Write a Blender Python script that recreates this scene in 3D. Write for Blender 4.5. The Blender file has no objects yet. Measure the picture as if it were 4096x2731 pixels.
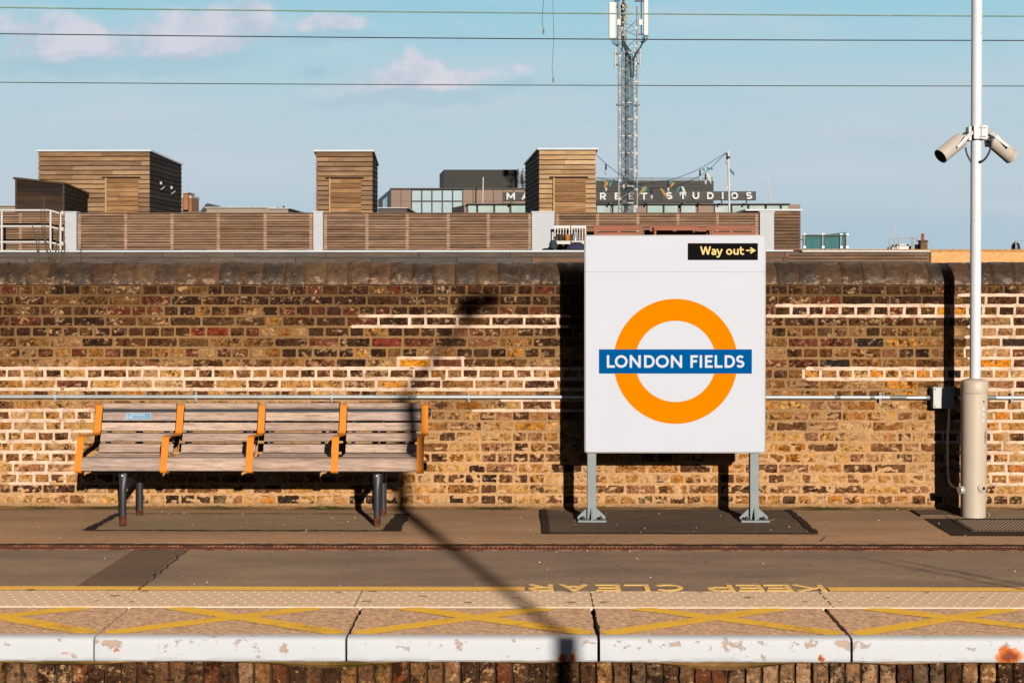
import bpy, math, random
from mathutils import Vector, noise
R = math.radians
PI = math.pi
random.seed(7)
C = bpy.context.scene.collection
SC = bpy.context.scene
def S(r, g, b):
    f = lambda c: (c/255/12.92) if c/255 <= .04045 else ((c/255+.055)/1.055)**2.4
    return (f(r), f(g), f(b))

def jit(c, lo, hi):
    k = JR.uniform(lo, hi); return (c[0]*k, c[1]*k, c[2]*k)
JR = random.Random(5)
KV = .70          # sunlit upright surfaces: picture colour -> base colour
# ------------------------------------------------------------------ camera
F = 6336.0; YAW = 0.0066; HC = 1.70; HY = 1100.0       # focal length and horizon, counted in photograph pixels
cam = bpy.data.cameras.new('camera'); co = bpy.data.objects.new('camera', cam); C.objects.link(co)
co.location = (0, 0, HC); co.rotation_euler = (PI/2, 0, YAW)
cam.sensor_width = 36; cam.lens = F/4096*36; cam.shift_y = -(1365.5-HY)/4096
cam.clip_start = .05; cam.clip_end = 5000
SC.camera = co
SC.view_settings.view_transform = 'Standard'; SC.view_settings.look = 'None'
SC.cycles.diffuse_bounces = 0; SC.cycles.max_bounces = 8
SC.view_settings.exposure = 0; SC.view_settings.gamma = 1
# ------------------------------------------------------------------ sun
SD = Vector((-.266, 1.0, -.268))                          # the way the light travels
sun = bpy.data.lights.new('sun', 'SUN'); so = bpy.data.objects.new('sun', sun); C.objects.link(so)
sun.energy = 5.0; sun.angle = R(.53); sun.color = (1, .925, .82)
so.rotation_euler = SD.to_track_quat('-Z', 'Y').to_euler(); so.location = (2, -5, 6)
# ------------------------------------------------------------------ world
def nn(nt, typ, **kw):
    n = nt.nodes.new(typ)
    for k, v in kw.items():
        if k.startswith('i_'):
            k = k[2:]
            k = int(k) if k.isdigit() else k.replace('_', ' ')
            if hasattr(v, 'is_output') or isinstance(v, bpy.types.NodeSocket): nt.links.new(v, n.inputs[k])
            else: n.inputs[k].default_value = v
        else: setattr(n, k, v)
    return n
def mth(nt, op, a, b=None, c=None, clamp=False):
    n = nt.nodes.new('ShaderNodeMath'); n.operation = op; n.use_clamp = clamp
    for i, v in enumerate((a, b, c)):
        if v is None: continue
        if isinstance(v, bpy.types.NodeSocket): nt.links.new(v, n.inputs[i])
        else: n.inputs[i].default_value = v
    return n.outputs[0]
def mix(nt, f, a, b, bt='MIX'):
    n = nt.nodes.new('ShaderNodeMix'); n.data_type = 'RGBA'; n.blend_type = bt
    for i, v in ((0, f), (6, a), (7, b)):
        if isinstance(v, bpy.types.NodeSocket): nt.links.new(v, n.inputs[i])
        elif i == 0: n.inputs[i].default_value = v
        else: n.inputs[i].default_value = (*v[:3], 1)
    return n.outputs[2]
def ramp(nt, v, a, b, mode='SMOOTHSTEP', o0=0., o1=1.):
    n = nt.nodes.new('ShaderNodeMapRange'); n.interpolation_type = mode
    nt.links.new(v, n.inputs[0]); n.inputs[1].default_value = a; n.inputs[2].default_value = b
    n.inputs[3].default_value = o0; n.inputs[4].default_value = o1
    return n.outputs[0]
w = bpy.data.worlds.new('World'); SC.world = w; w.use_nodes = True
nt = w.node_tree; nt.nodes.clear()
sky = nn(nt, 'ShaderNodeTexSky', sky_type='NISHITA', sun_disc=False)
sky.sun_elevation = math.atan2(.268, math.hypot(.270, 1)); sky.sun_rotation = math.atan2(.270, -1.0)
sky.air_density = 1.0; sky.dust_density = .6; sky.ozone_density = 2.0
tc = nn(nt, 'ShaderNodeTexCoord')
sp = nn(nt, 'ShaderNodeSeparateXYZ', i_0=tc.outputs['Generated'])
dx, dy, dz = sp.outputs
ys = mth(nt, 'MAXIMUM', dy, .05)
u = mth(nt, 'DIVIDE', dx, ys); v = mth(nt, 'DIVIDE', dz, ys)
uv = nn(nt, 'ShaderNodeCombineXYZ', i_0=u, i_1=v).outputs[0]
# grade of the clear sky: deep teal overhead, paler towards the roofs
el = ramp(nt, dz, -.01, .19, 'LINEAR')
cr = nn(nt, 'ShaderNodeValToRGB'); nt.links.new(el, cr.inputs[0])
e = cr.color_ramp.elements
SKYK = [(0, (168, 194, 210)), (.12, (174, 197, 211)), (.35, (188, 205, 215)), (.62, (180, 207, 218)), (.85, (160, 205, 220)), (1.0, (134, 197, 218))]
e[0].position = 0; e[0].color = (*S(*SKYK[0][1]), 1); e[1].position = 1; e[1].color = (*S(*SKYK[-1][1]), 1)
for p, c in SKYK[1:-1]:
    x = e.new(p); x.color = (*S(*c), 1)
clear = cr.outputs[0]
# clouds: soft wisps where each bank drifts, shaded underneath
def pdir(px, py): return ((px-2090)/F, (HY-py)/F)
BANKS = [(140, 115, 185, 84, 1.1), (380, 150, 230, 70, .9), (230, 195, 290, 46, .9), (740, 150, 190, 72, .9), (880, 100, 210, 80, 1.15), (1000, 40, 90, 48, 1.3), (740, 195, 200, 30, .7),
         (1280, 90, 110, 42, .95), (1410, 95, 110, 32, .8), (1640, 255, 85, 56, 1.2), (1570, 305, 170, 44, .9), (1840, 312, 160, 42, .95), (1450, 345, 250, 22, .5),
         (2070, 285, 70, 32, .5), (1840, 85, 80, 24, .45), (2300, 270, 90, 24, .3), (520, 465, 420, 10, .25), (1350, 230, 60, 26, .35),
         (3560, 560, 160, 26, -.3), (1260, 285, 60, 20, -.55), (720, 225, 90, 18, -.45), (180, 255, 100, 16, -.35), (2700, 290, 500, 22, .12), (3500, 900, 700, 40, -.2)]
def bank_sum(dv):
    acc = None; neg = None
    nz = nn(nt, 'ShaderNodeTexNoise', i_Vector=uv, i_Scale=34., i_Detail=7., i_Roughness=.62)
    nzs = nn(nt, 'ShaderNodeSeparateXYZ', i_0=nz.outputs['Color'])
    uu = mth(nt, 'ADD', u, mth(nt, 'MULTIPLY', mth(nt, 'SUBTRACT', nzs.outputs[0], .5), .040))
    vv = mth(nt, 'ADD', v, mth(nt, 'MULTIPLY', mth(nt, 'SUBTRACT', nzs.outputs[1], .5), .020))
    vv = mth(nt, 'ADD', vv, dv)
    for px, py, sx, sy, a in BANKS:
        cu, cv = pdir(px, py)
        a1 = mth(nt, 'POWER', mth(nt, 'MULTIPLY', mth(nt, 'SUBTRACT', uu, cu), F/sx), 2.)
        a2 = mth(nt, 'POWER', mth(nt, 'MULTIPLY', mth(nt, 'SUBTRACT', vv, cv), F/sy), 2.)
        g = mth(nt, 'MULTIPLY', mth(nt, 'EXPONENT', mth(nt, 'MULTIPLY', mth(nt, 'ADD', a1, a2), -1.)), abs(a))
        if a > 0: acc = g if acc is None else mth(nt, 'ADD', acc, g)
        else: neg = g if neg is None else mth(nt, 'ADD', neg, g)
    return acc, neg
b0, n0 = bank_sum(0.)
b1, _ = bank_sum(.0085)
wisp = nn(nt, 'ShaderNodeTexNoise', i_Vector=uv, i_Scale=30., i_Detail=8., i_Roughness=.62).outputs[0]
w2 = ramp(nt, wisp, .30, .70, 'LINEAR', .15, 1.7)
dens = ramp(nt, mth(nt, 'MULTIPLY', b0, w2), .10, .95)
under = ramp(nt, mth(nt, 'MULTIPLY', mth(nt, 'SUBTRACT', mth(nt, 'MULTIPLY', mth(nt, 'ADD', 0., b1), 1.), b0), w2), .02, .5)
broad = nn(nt, 'ShaderNodeTexNoise', i_Vector=nn(nt, 'ShaderNodeVectorMath', operation='MULTIPLY', i_0=uv, i_1=(4., 22., 1.)).outputs[0], i_Scale=1.6, i_Detail=5.).outputs[0]
base = mix(nt, mth(nt, 'MULTIPLY', ramp(nt, broad, .42, .72), .42), clear, S(202, 208, 220))
c1 = mix(nt, mth(nt, 'MULTIPLY', dens, .80), base, mix(nt, ramp(nt, wisp, .36, .62), S(190, 199, 213), S(220, 216, 226)))
c1 = mix(nt, mth(nt, 'MULTIPLY', mth(nt, 'MULTIPLY', under, .20), 1.), c1, S(140, 178, 200))
c1 = mix(nt, mth(nt, 'MULTIPLY', n0, .6), c1, S(152, 178, 200))
# rear dome is dim physical sky; warm overhead glow added to light the ground
fb = mth(nt, 'MULTIPLY', ramp(nt, dy, -.02, .45, 'SMOOTHSTEP', .0, 1.), ramp(nt, dz, .25, .8, 'SMOOTHSTEP', 1., .9))
skc = mix(nt, 1., sky.outputs[0], (.016, .016, .020), 'MULTIPLY')
hi = ramp(nt, dz, .22, .6)
c1 = mix(nt, hi, c1, (1.15, .93, .74))
fin = mix(nt, fb, skc, c1)
bg = nn(nt, 'ShaderNodeBackground', i_Color=fin, i_Strength=1.0)
out = nn(nt, 'ShaderNodeOutputWorld', i_0=bg.outputs[0])

# ------------------------------------------------------------------ helpers
def PX(px, Y):
    k = (px-2048)/F; t = Y/(math.cos(YAW)+k*math.sin(YAW)); return t*(k*math.cos(YAW)-math.sin(YAW))
def PZ(py, Y, px=2048):
    k = (px-2048)/F; t = Y/(math.cos(YAW)+k*math.sin(YAW)); return HC+t*(HY-py)/F
def tag(o, label=None, cat=None, group=None, kind=None):
    if label: o['label'] = label
    if cat: o['category'] = cat
    if group: o['group'] = group
    if kind: o['kind'] = kind
    return o
def thing(name, label, cat, loc=(0, 0, 0), group=None, kind=None):
    o = bpy.data.objects.new(name, None); C.objects.link(o); o.location = loc; o.empty_display_size = .1
    return tag(o, label, cat, group, kind)
def worldloc(o):
    l = Vector((0, 0, 0))
    while o is not None: l += o.location; o = o.parent
    return l
def dup(root, loc, label=None, group=None):
    r = root.copy(); C.objects.link(r); r.location = loc
    if label: r['label'] = label
    if group: r['group'] = group
    for ch in list(root.children):
        c = ch.copy(); C.objects.link(c); c.parent = r
        for g in ch.children:
            d = g.copy(); C.objects.link(d); d.parent = c
    return r
class MB:
    def __init__(s): s.v = []; s.f = []; s.c = []; s.col = (1, 1, 1); s.sm = []; s.smooth = False
    def face(s, idx): s.f.append(idx); s.c.append(s.col); s.sm.append(s.smooth)
    def quad(s, *p):
        n = len(s.v); s.v += [tuple(q) for q in p]; s.face(tuple(range(n, n+len(p))))
    def box(s, x0, x1, y0, y1, z0, z1, b=0.):
        if b > 0: return s.bbox(x0, x1, y0, y1, z0, z1, b)
        n = len(s.v)
        s.v += [(x0, y0, z0), (x1, y0, z0), (x1, y1, z0), (x0, y1, z0), (x0, y0, z1), (x1, y0, z1), (x1, y1, z1), (x0, y1, z1)]
        for q in ((0, 3, 2, 1), (4, 5, 6, 7), (0, 1, 5, 4), (1, 2, 6, 5), (2, 3, 7, 6), (3, 0, 4, 7)): s.face(tuple(n+i for i in q))
    def bbox(s, x0, x1, y0, y1, z0, z1, b):          # box with its edges cut off
        lv = [(z0, b), (z0+b, 0), (z1-b, 0), (z1, b)]
        n = len(s.v)
        for z, i in lv:
            for (x, y) in ((x0+b+i*0, y0+i), (x1-b, y0+i), (x1-i, y0+b), (x1-i, y1-b), (x1-b, y1-i), (x0+b, y1-i), (x0+i, y1-b), (x0+i, y0+b)):
                s.v.append((x, y, z))
        for k in range(3):
            for j in range(8):
                a = n+k*8+j; bb = n+k*8+(j+1) % 8; s.face((a, bb, bb+8, a+8))
        s.face(tuple(n+7-i for i in range(8))); s.face(tuple(n+24+i for i in range(8)))
    def hexa(s, pts):                                 # 8 corners, bottom ring then top ring
        n = len(s.v); s.v += [tuple(p) for p in pts]
        for q in ((0, 3, 2, 1), (4, 5, 6, 7), (0, 1, 5, 4), (1, 2, 6, 5), (2, 3, 7, 6), (3, 0, 4, 7)): s.face(tuple(n+i for i in q))
    def ring(s, pts):
        n = len(s.v); s.v += [tuple(p) for p in pts]; return list(range(n, n+len(pts)))
    def bridge(s, a, b):
        m = len(a)
        for i in range(m): s.face((a[i], a[(i+1) % m], b[(i+1) % m], b[i]))
    def tube(s, pts, r, n=10, caps=True, flat=1.):
        old = s.smooth
        pts = [Vector(p) for p in pts]; rs = r if isinstance(r, (list, tuple)) else [r]*len(pts)
        rings = []; up = None
        for i, p in enumerate(pts):
            d = (pts[min(i+1, len(pts)-1)]-pts[max(i-1, 0)]).normalized()
            if up is None:
                a = Vector((0, 0, 1)) if abs(d.z) < .9 else Vector((1, 0, 0)); up = d.cross(a).normalized()
            up = (up-d*up.dot(d)).normalized(); w_ = d.cross(up)
            rings.append(s.ring([p+up*(rs[i]*math.cos(2*PI*k/n))+w_*(rs[i]*flat*math.sin(2*PI*k/n)) for k in range(n)]))
        s.smooth = True
        for a, b in zip(rings, rings[1:]): s.bridge(a, b)
        s.smooth = False
        if caps: s.face(tuple(reversed(rings[0]))); s.face(tuple(rings[-1]))
        s.smooth = old
    def lathe(s, prof, c, axis=Vector((0, 0, 1)), n=24, caps=True):      # prof: (r, h) along axis
        q = axis.to_track_quat('Z', 'Y'); c = Vector(c); rings = []
        for r, h in prof: rings.append(s.ring([c+q @ Vector((r*math.cos(2*PI*k/n), r*math.sin(2*PI*k/n), h)) for k in range(n)]))
        old = s.smooth; s.smooth = True
        for a, b in zip(rings, rings[1:]): s.bridge(a, b)
        s.smooth = False
        if caps: s.face(tuple(reversed(rings[0]))); s.face(tuple(rings[-1]))
        s.smooth = old
    def prism_x(s, prof, x0, x1):                     # profile of (y, z) run along x
        a = s.ring([(x0, y, z) for y, z in prof]); b = s.ring([(x1, y, z) for y, z in prof])
        s.bridge(b, a); s.face(tuple(a)); s.face(tuple(reversed(b)))
    def prism_y(s, prof, y0, y1):                     # profile of (x, z) run along y, y0 the front
        a = s.ring([(x, y0, z) for x, z in prof]); b = s.ring([(x, y1, z) for x, z in prof])
        s.bridge(a, b); s.face(tuple(reversed(a))); s.face(tuple(b))
    def build(s, name, mat, parent=None, label=None, bevel=0., norm=True):
        off = worldloc(parent) if parent is not None else Vector((0, 0, 0))
        me = bpy.data.meshes.new(name)
        me.from_pydata([(p[0]-off.x, p[1]-off.y, p[2]-off.z) for p in s.v], [], s.f)
        ca = me.color_attributes.new('Col', 'FLOAT_COLOR', 'CORNER'); buf = []
        for f, c in zip(s.f, s.c): buf += [c[0], c[1], c[2], 1.]*len(f)
        ca.data.foreach_set('color', buf)
        me.polygons.foreach_set('use_smooth', s.sm)
        if norm:
            import bmesh
            bm = bmesh.new(); bm.from_mesh(me); bmesh.ops.recalc_face_normals(bm, faces=bm.faces); bm.to_mesh(me); bm.free()
        if any(s.sm): me.set_sharp_from_angle(angle=R(38))
        me.materials.append(mat)
        o = bpy.data.objects.new(name, me); C.objects.link(o)
        if parent is not None: o.parent = parent
        if label: o['label'] = label
        if bevel:
            b = o.modifiers.new('bevel', 'BEVEL'); b.width = bevel; b.segments = 2; b.limit_method = 'ANGLE'; b.angle_limit = R(40)
        return o
def newmat(name):
    m = bpy.data.materials.new(name); m.use_nodes = True; t = m.node_tree
    b = t.nodes['Principled BSDF']; return m, t, b
def coords(t, sc=(1, 1, 1)):
    g = nn(t, 'ShaderNodeTexCoord')
    return nn(t, 'ShaderNodeVectorMath', operation='MULTIPLY', i_0=g.outputs['Object'], i_1=sc).outputs[0]
def noi(t, vec, s, d=4., r=.55, out=0):
    return nn(t, 'ShaderNodeTexNoise', i_Vector=vec, i_Scale=float(s), i_Detail=float(d), i_Roughness=r).outputs[out]
def bump(t, b, h, dist=.004, st=1.):
    n = nn(t, 'ShaderNodeBump', i_Height=h, i_Distance=dist, i_Strength=st); t.links.new(n.outputs[0], b.inputs['Normal'])
def M(name, col, rough=.55, metal=0., var=.25, scale=8., stretch=(1, 1, 1), bmp=.0, bs=80., vcol=False, spec=.5, col2=None, thr=(.5, .7), s2=5., amt2=1., k=None):
    k = KV if k is None else k
    col = tuple(q*k for q in col)
    if col2 is not None: col2 = tuple(q*k for q in col2)
    m, t, b = newmat(name); v = coords(t, stretch)
    base = nn(t, 'ShaderNodeAttribute', attribute_name='Col').outputs[0] if vcol else None
    if vcol: base = mix(t, 1., base, col, 'MULTIPLY')
    n = ramp(t, noi(t, v, scale, 6), .25, .75, 'LINEAR', 1-var, 1+var)
    cn = nn(t, 'ShaderNodeCombineColor', i_0=n, i_1=n, i_2=n).outputs[0]
    c = mix(t, 1., base if vcol else col, cn, 'MULTIPLY')
    if col2 is not None:
        c = mix(t, mth(t, 'MULTIPLY', ramp(t, noi(t, v, s2, 6, .6), thr[0], thr[1]), amt2), c, col2)
    t.links.new(c, b.inputs['Base Color'])
    b.inputs['Roughness'].default_value = rough; b.inputs['Metallic'].default_value = metal
    b.inputs['Specular IOR Level'].default_value = spec
    if bmp: bump(t, b, noi(t, v, bs, 4), bmp)
    return m
def chaikin(p, k=2):
    for _ in range(k):
        q = [p[0]]
        for a, b in zip(p, p[1:]):
            q.append(tuple(a[i]*.75+b[i]*.25 for i in range(len(a)))); q.append(tuple(a[i]*.25+b[i]*.75 for i in range(len(a))))
        q.append(p[-1]); p = q
    return p
def fb3(x, y, z): return noise.noise(Vector((x, y, z)))

# ---------------- materials
MT = {}
MT['white_sign'] = M('white_enamel', (.77, .80, .89), .5, var=.02, scale=3., spec=.15)
MT['sign_frame'] = M('sign_frame_metal', S(150, 146, 140), .4, .3, var=.1)
MT['sign_post'] = M('grey_post_paint', S(150, 158, 160), .5, var=.08, scale=20, bmp=.0006, bs=120)
MT['orange'] = M('orange_vinyl', S(255, 145, 0), .6, var=.01, spec=0.)
MT['blue'] = M('blue_vinyl', S(0, 96, 168), .6, var=.06, scale=90, spec=0.)
MT['black'] = M('black_vinyl', S(20, 18, 16), .8, var=.2, spec=.05)
MT['yellow_text'] = M('pale_yellow_vinyl', S(252, 222, 138), .5, var=.02, spec=.2)
MT['white_text'] = M('white_vinyl', (.80, .84, .92), .5, var=.02, spec=.1)
MT['pole'] = M('white_pole_paint', (.98, 1.0, 1.06), .45, var=.04, scale=6, bmp=.0004, bs=60, col2=S(190, 172, 150), thr=(.66, .75), s2=14)
MT['pole_base'] = M('cream_base_paint', S(228, 208, 186), .5, var=.06, scale=7, bmp=.0008, bs=60, col2=S(150, 125, 100), thr=(.62, .78), s2=10, amt2=.6)
MT['cctv'] = M('camera_cream', S(222, 208, 194), .4, var=.03)
MT['cctv_white'] = M('camera_arm_white', S(232, 226, 222), .4, var=.03)
MT['dark_glass'] = M('camera_window', (.012, .012, .012), .08, var=.1)
MT['rubber'] = M('black_rubber', (.02, .02, .022), .5, var=.2)
MT['galv'] = M('galvanised_steel', S(225, 228, 228), .36, .35, var=.12, scale=40, stretch=(.2, 1, 1), bmp=.0003, bs=200)
MT['galv_dark'] = M('weathered_steel', S(140, 144, 140), .5, .3, var=.15, scale=40)
MT['boxgrey'] = M('box_grey_paint', S(224, 224, 220), .5, var=.04)
MT['arm'] = M('orange_arm_paint', S(255, 152, 48), .5, var=.03, spec=.15)
MT['legs'] = M('slate_leg_paint', S(58, 60, 68), .4, .1, var=.15, scale=18, bmp=.0004, bs=150)
MT['rust'] = M('rust', S(120, 62, 32), .85, var=.5, scale=40, bmp=.002, bs=160, col2=S(60, 34, 22), thr=(.45, .6), s2=40)
MT['slab'] = M('edge_slab_concrete', S(226, 182, 142), .9, var=.75, scale=48, stretch=(.8, 1.6, 1), bmp=.004, bs=90, col2=S(150, 108, 78), thr=(.42, .72), s2=14, amt2=.6, k=1.)
MT['tactile'] = M('tactile_tile', S(236, 202, 166), .85, var=.10, scale=30, bmp=.001, bs=260, col2=S(150, 120, 95), thr=(.6, .85), s2=3, amt2=.4, k=1.)
MT['text_paint'] = M('ground_letter_paint', S(255, 206, 120), .8, var=.12, scale=40, k=1.)
MT['ledge'] = M('pale_metal_trim', S(226, 232, 238), .5, var=.08, scale=.9)
MT['pillar'] = M('white_render', S(212, 214, 220), .7, var=.06, scale=1.5)
MT['leaf'] = M('leaf', S(110, 135, 45), .6, var=.4, scale=60)
MT['stem'] = M('twig_bark', S(96, 84, 54), .8, var=.3, scale=20)

def wood_mat(name, tint, grain=1., warm=.3):
    m, t, b = newmat(name); a = nn(t, 'ShaderNodeAttribute', attribute_name='Col').outputs[0]
    v = coords(t, (grain*.7, grain*5, grain*5)); v2 = coords(t, (1, 1, 1))
    g = ramp(t, noi(t, v, 2.2, 8, .65), .3, .7, 'LINEAR', .68, 1.3)
    c = mix(t, 1., a, nn(t, 'ShaderNodeCombineColor', i_0=g, i_1=g, i_2=g).outputs[0], 'MULTIPLY')
    c = mix(t, 1., c, tuple(q*KV for q in tint), 'MULTIPLY')
    st = ramp(t, noi(t, coords(t, (grain*.25, grain*1.2, grain*1.2)), 1.1, 5), .46, .7)
    c = mix(t, mth(t, 'MULTIPLY', st, warm), c, S(96, 60, 34))
    t.links.new(c, b.inputs['Base Color']); b.inputs['Roughness'].default_value = .8; b.inputs['Specular IOR Level'].default_value = .2
    bump(t, b, noi(t, v, 6, 5), .01/grain)
    return m
MT['clad'] = wood_mat('weathered_cladding', (1, 1, 1), 1., .25)
# bench timber: fine long grain
m, t, b = newmat('silvered_bench_timber'); a = nn(t, 'ShaderNodeAttribute', attribute_name='Col').outputs[0]
v = coords(t, (3.2, 40, 40)); g = ramp(t, noi(t, v, 2., 9, .75), .32, .68, 'LINEAR', .5, 1.45)
c = mix(t, 1., a, nn(t, 'ShaderNodeCombineColor', i_0=g, i_1=g, i_2=g).outputs[0], 'MULTIPLY')
c = mix(t, mth(t, 'MULTIPLY', ramp(t, noi(t, coords(t, (2, 14, 14)), 2, 5), .5, .72), .55), c, S(122, 98, 82))
c = mix(t, mth(t, 'MULTIPLY', ramp(t, noi(t, coords(t, (9, 190, 190)), 1.6, 3), .63, .72), .7), c, S(70, 54, 46))
c = mix(t, 1., c, (.96, .92, .90), 'MULTIPLY')
t.links.new(c, b.inputs['Base Color']); b.inputs['Roughness'].default_value = .75; b.inputs['Specular IOR Level'].default_value = .3
bump(t, b, noi(t, v, 3, 6), .0015); MT['timber'] = m

# tarmac
def tarmac(name, ca, cb, grit=260., speck=.02, bd=.003):
    m, t, b = newmat(name); v = coords(t)
    lo = ramp(t, noi(t, coords(t, (.5, 1.4, 1)), 1.7, 7, .62), .3, .7)
    c = mix(t, lo, ca, cb)
    g = ramp(t, noi(t, v, grit, 3, .7), .25, .75, 'LINEAR', .72, 1.28)
    c = mix(t, 1., c, nn(t, 'ShaderNodeCombineColor', i_0=g, i_1=g, i_2=g).outputs[0], 'MULTIPLY')
    g3_ = ramp(t, noi(t, coords(t, (1, 1.3, 1)), 95, 4, .75), .32, .68, 'LINEAR', .80, 1.2)
    c = mix(t, 1., c, nn(t, 'ShaderNodeCombineColor', i_0=g3_, i_1=g3_, i_2=g3_).outputs[0], 'MULTIPLY')
    g2 = ramp(t, noi(t, coords(t, (1, 1.8, 1)), 34, 6, .7), .3, .7, 'LINEAR', .78, 1.22)
    c = mix(t, 1., c, nn(t, 'ShaderNodeCombineColor', i_0=g2, i_1=g2, i_2=g2).outputs[0], 'MULTIPLY')
    st = ramp(t, noi(t, coords(t, (1.3, 7, 1)), 2.2, 8, .65), .52, .74)
    c = mix(t, mth(t, 'MULTIPLY', st, .4), c, tuple(x*.55 for x in ca))
    sp_ = nn(t, 'ShaderNodeTexVoronoi', i_Vector=coords(t, (1, .6, 1)), i_Scale=14.); sp_.inputs['Randomness'].default_value = 1
    sd = ramp(t, sp_.outputs['Distance'], .05, .03)
    sel = ramp(t, nn(t, 'ShaderNodeSeparateXYZ', i_0=sp_.outputs['Color']).outputs[0], .955, .965)
    c = mix(t, mth(t, 'MULTIPLY', sd, sel), c, S(225, 205, 185))
    dk = ramp(t, nn(t, 'ShaderNodeSeparateXYZ', i_0=sp_.outputs['Color']).outputs[1], .80, .82)
    c = mix(t, mth(t, 'MULTIPLY', mth(t, 'MULTIPLY', ramp(t, sp_.outputs['Distance'], .16, .07), dk), .7), c, S(60, 46, 38))
    t.links.new(c, b.inputs['Base Color']); b.inputs['Roughness'].default_value = .95; b.inputs['Specular IOR Level'].default_value = .15
    bump(t, b, mth(t, 'ADD', noi(t, v, grit, 3, .7), mth(t, 'MULTIPLY', noi(t, v, 9, 4), 1.5)), bd)
    return m
MT['tar_back'] = tarmac('tarmac_by_wall', S(214, 168, 128), S(190, 150, 116))
MT['tar_front'] = tarmac('tarmac_by_edge', S(172, 146, 120), S(140, 120, 104))
MT['tar_patch'] = tarmac('dark_gritty_tarmac', S(134, 112, 92), S(108, 92, 78), 130., bd=.012)
MT['tar_band'] = tarmac('dark_tarmac_band', S(132, 106, 88), S(116, 96, 82))
MT['tar_black'] = tarmac('black_sealant', S(72, 58, 48), S(56, 46, 40))
MT['pad'] = tarmac('bench_concrete', S(176, 150, 116), S(196, 160, 126))
MT['ballast'] = tarmac('ballast', S(110, 95, 80), S(80, 70, 60), 40., bd=.03)

def paint_mat(name, col, wear=.55, sc=26.):
    m, t, b = newmat(name); v = coords(t, (1, 1, 1))
    n = ramp(t, noi(t, coords(t, (.8, 2.2, 1)), sc, 8, .68), .3, .7, 'LINEAR', .86, 1.14)
    c = mix(t, 1., col, nn(t, 'ShaderNodeCombineColor', i_0=n, i_1=n, i_2=n).outputs[0], 'MULTIPLY')
    t.links.new(c, b.inputs['Base Color']); b.inputs['Roughness'].default_value = .8
    if wear:
        big = noi(t, coords(t, (1, 1.6, 1)), 3.2, 4)
        fine = noi(t, coords(t, (1, 3., 1)), 60, 6, .7)
        al = ramp(t, mth(t, 'ADD', mth(t, 'MULTIPLY', big, .55), mth(t, 'MULTIPLY', fine, .6)), wear+.05, wear-.04)
        t.links.new(al, b.inputs['Alpha'])
    return m
MT['cross'] = paint_mat('worn_yellow_paint', S(255, 196, 50), .655)
MT['yline'] = paint_mat('yellow_line_paint', S(255, 196, 84), .86)

# white nosing with flakes and rust
m, t, b = newmat('flaking_white_paint')
def wcoords(t, sc=(1, 1, 1)):
    g = nn(t, 'ShaderNodeNewGeometry'); return nn(t, 'ShaderNodeVectorMath', operation='MULTIPLY', i_0=g.outputs['Position'], i_1=sc).outputs[0]
v = wcoords(t)
g3 = nn(t, 'ShaderNodeSeparateXYZ', i_0=v).outputs
fl = noi(t, wcoords(t, (1, 1, 1.2)), 14, 9, .68)
hgt = ramp(t, g3[2], -.115, -.03, 'LINEAR', -.04, .055)
big = mth(t, 'MULTIPLY', mth(t, 'SUBTRACT', noi(t, v, 3., 2), .5), .22)
topm = ramp(t, g3[2], -.012, -.002, 'LINEAR', 0., -.05)
fk = mth(t, 'ADD', mth(t, 'ADD', mth(t, 'ADD', fl, hgt), big), topm)
c = mix(t, ramp(t, fk, .635, .655), (.56, .57, .60), tuple(q*.72 for q in S(205, 178, 158)))
c = mix(t, mth(t, 'MULTIPLY', ramp(t, noi(t, wcoords(t, (3, 1, 1)), 11, 6, .6), .6, .78), .22), c, tuple(q*.72 for q in S(205, 170, 140)))
xw = nn(t, 'ShaderNodeVectorMath', operation='ADD', i_0=v, i_1=nn(t, 'ShaderNodeVectorMath', operation='MULTIPLY', i_0=noi(t, v, 34, 9, .75, 1), i_1=(.09, 0, .06)).outputs[0]).outputs[0]
for (rx, rz, sx, sz, am) in ((.190+.045, -.095+.030, .022, .018, 1.), (.235+.045, -.09+.030, .014, .022, 1.), (1.40+.045, -.09+.030, .011, .02, .9), (2.25+.045, -.055+.030, .020, .02, .9),
                             (2.275+.045, -.08+.030, .055, .036, 1.), (-1.905+.045, -.06+.030, .008, .008, .8), (-2.15+.045, -.07+.030, .03, .006, .35)):
    q = nn(t, 'ShaderNodeSeparateXYZ', i_0=xw).outputs
    d = mth(t, 'ADD', mth(t, 'POWER', mth(t, 'MULTIPLY', mth(t, 'SUBTRACT', q[0], rx), 1/sx), 2.), mth(t, 'POWER', mth(t, 'MULTIPLY', mth(t, 'SUBTRACT', q[2], rz), 1/sz), 2.))
    c = mix(t, mth(t, 'MULTIPLY', ramp(t, d, 1.7, .7), am*.95, clamp=True), c, tuple(q*.8 for q in S(236, 122, 8)))
    c = mix(t, mth(t, 'MULTIPLY', ramp(t, d, .8, .1), am*.9, clamp=True), c, S(112, 42, 10))
t.links.new(c, b.inputs['Base Color']); b.inputs['Roughness'].default_value = .7
bump(t, b, mth(t, 'ADD', ramp(t, fk, .63, .66, 'LINEAR', .4, 0.), mth(t, 'MULTIPLY', noi(t, v, 60, 6), .5)), .003)
MT['nosing'] = m

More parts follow.
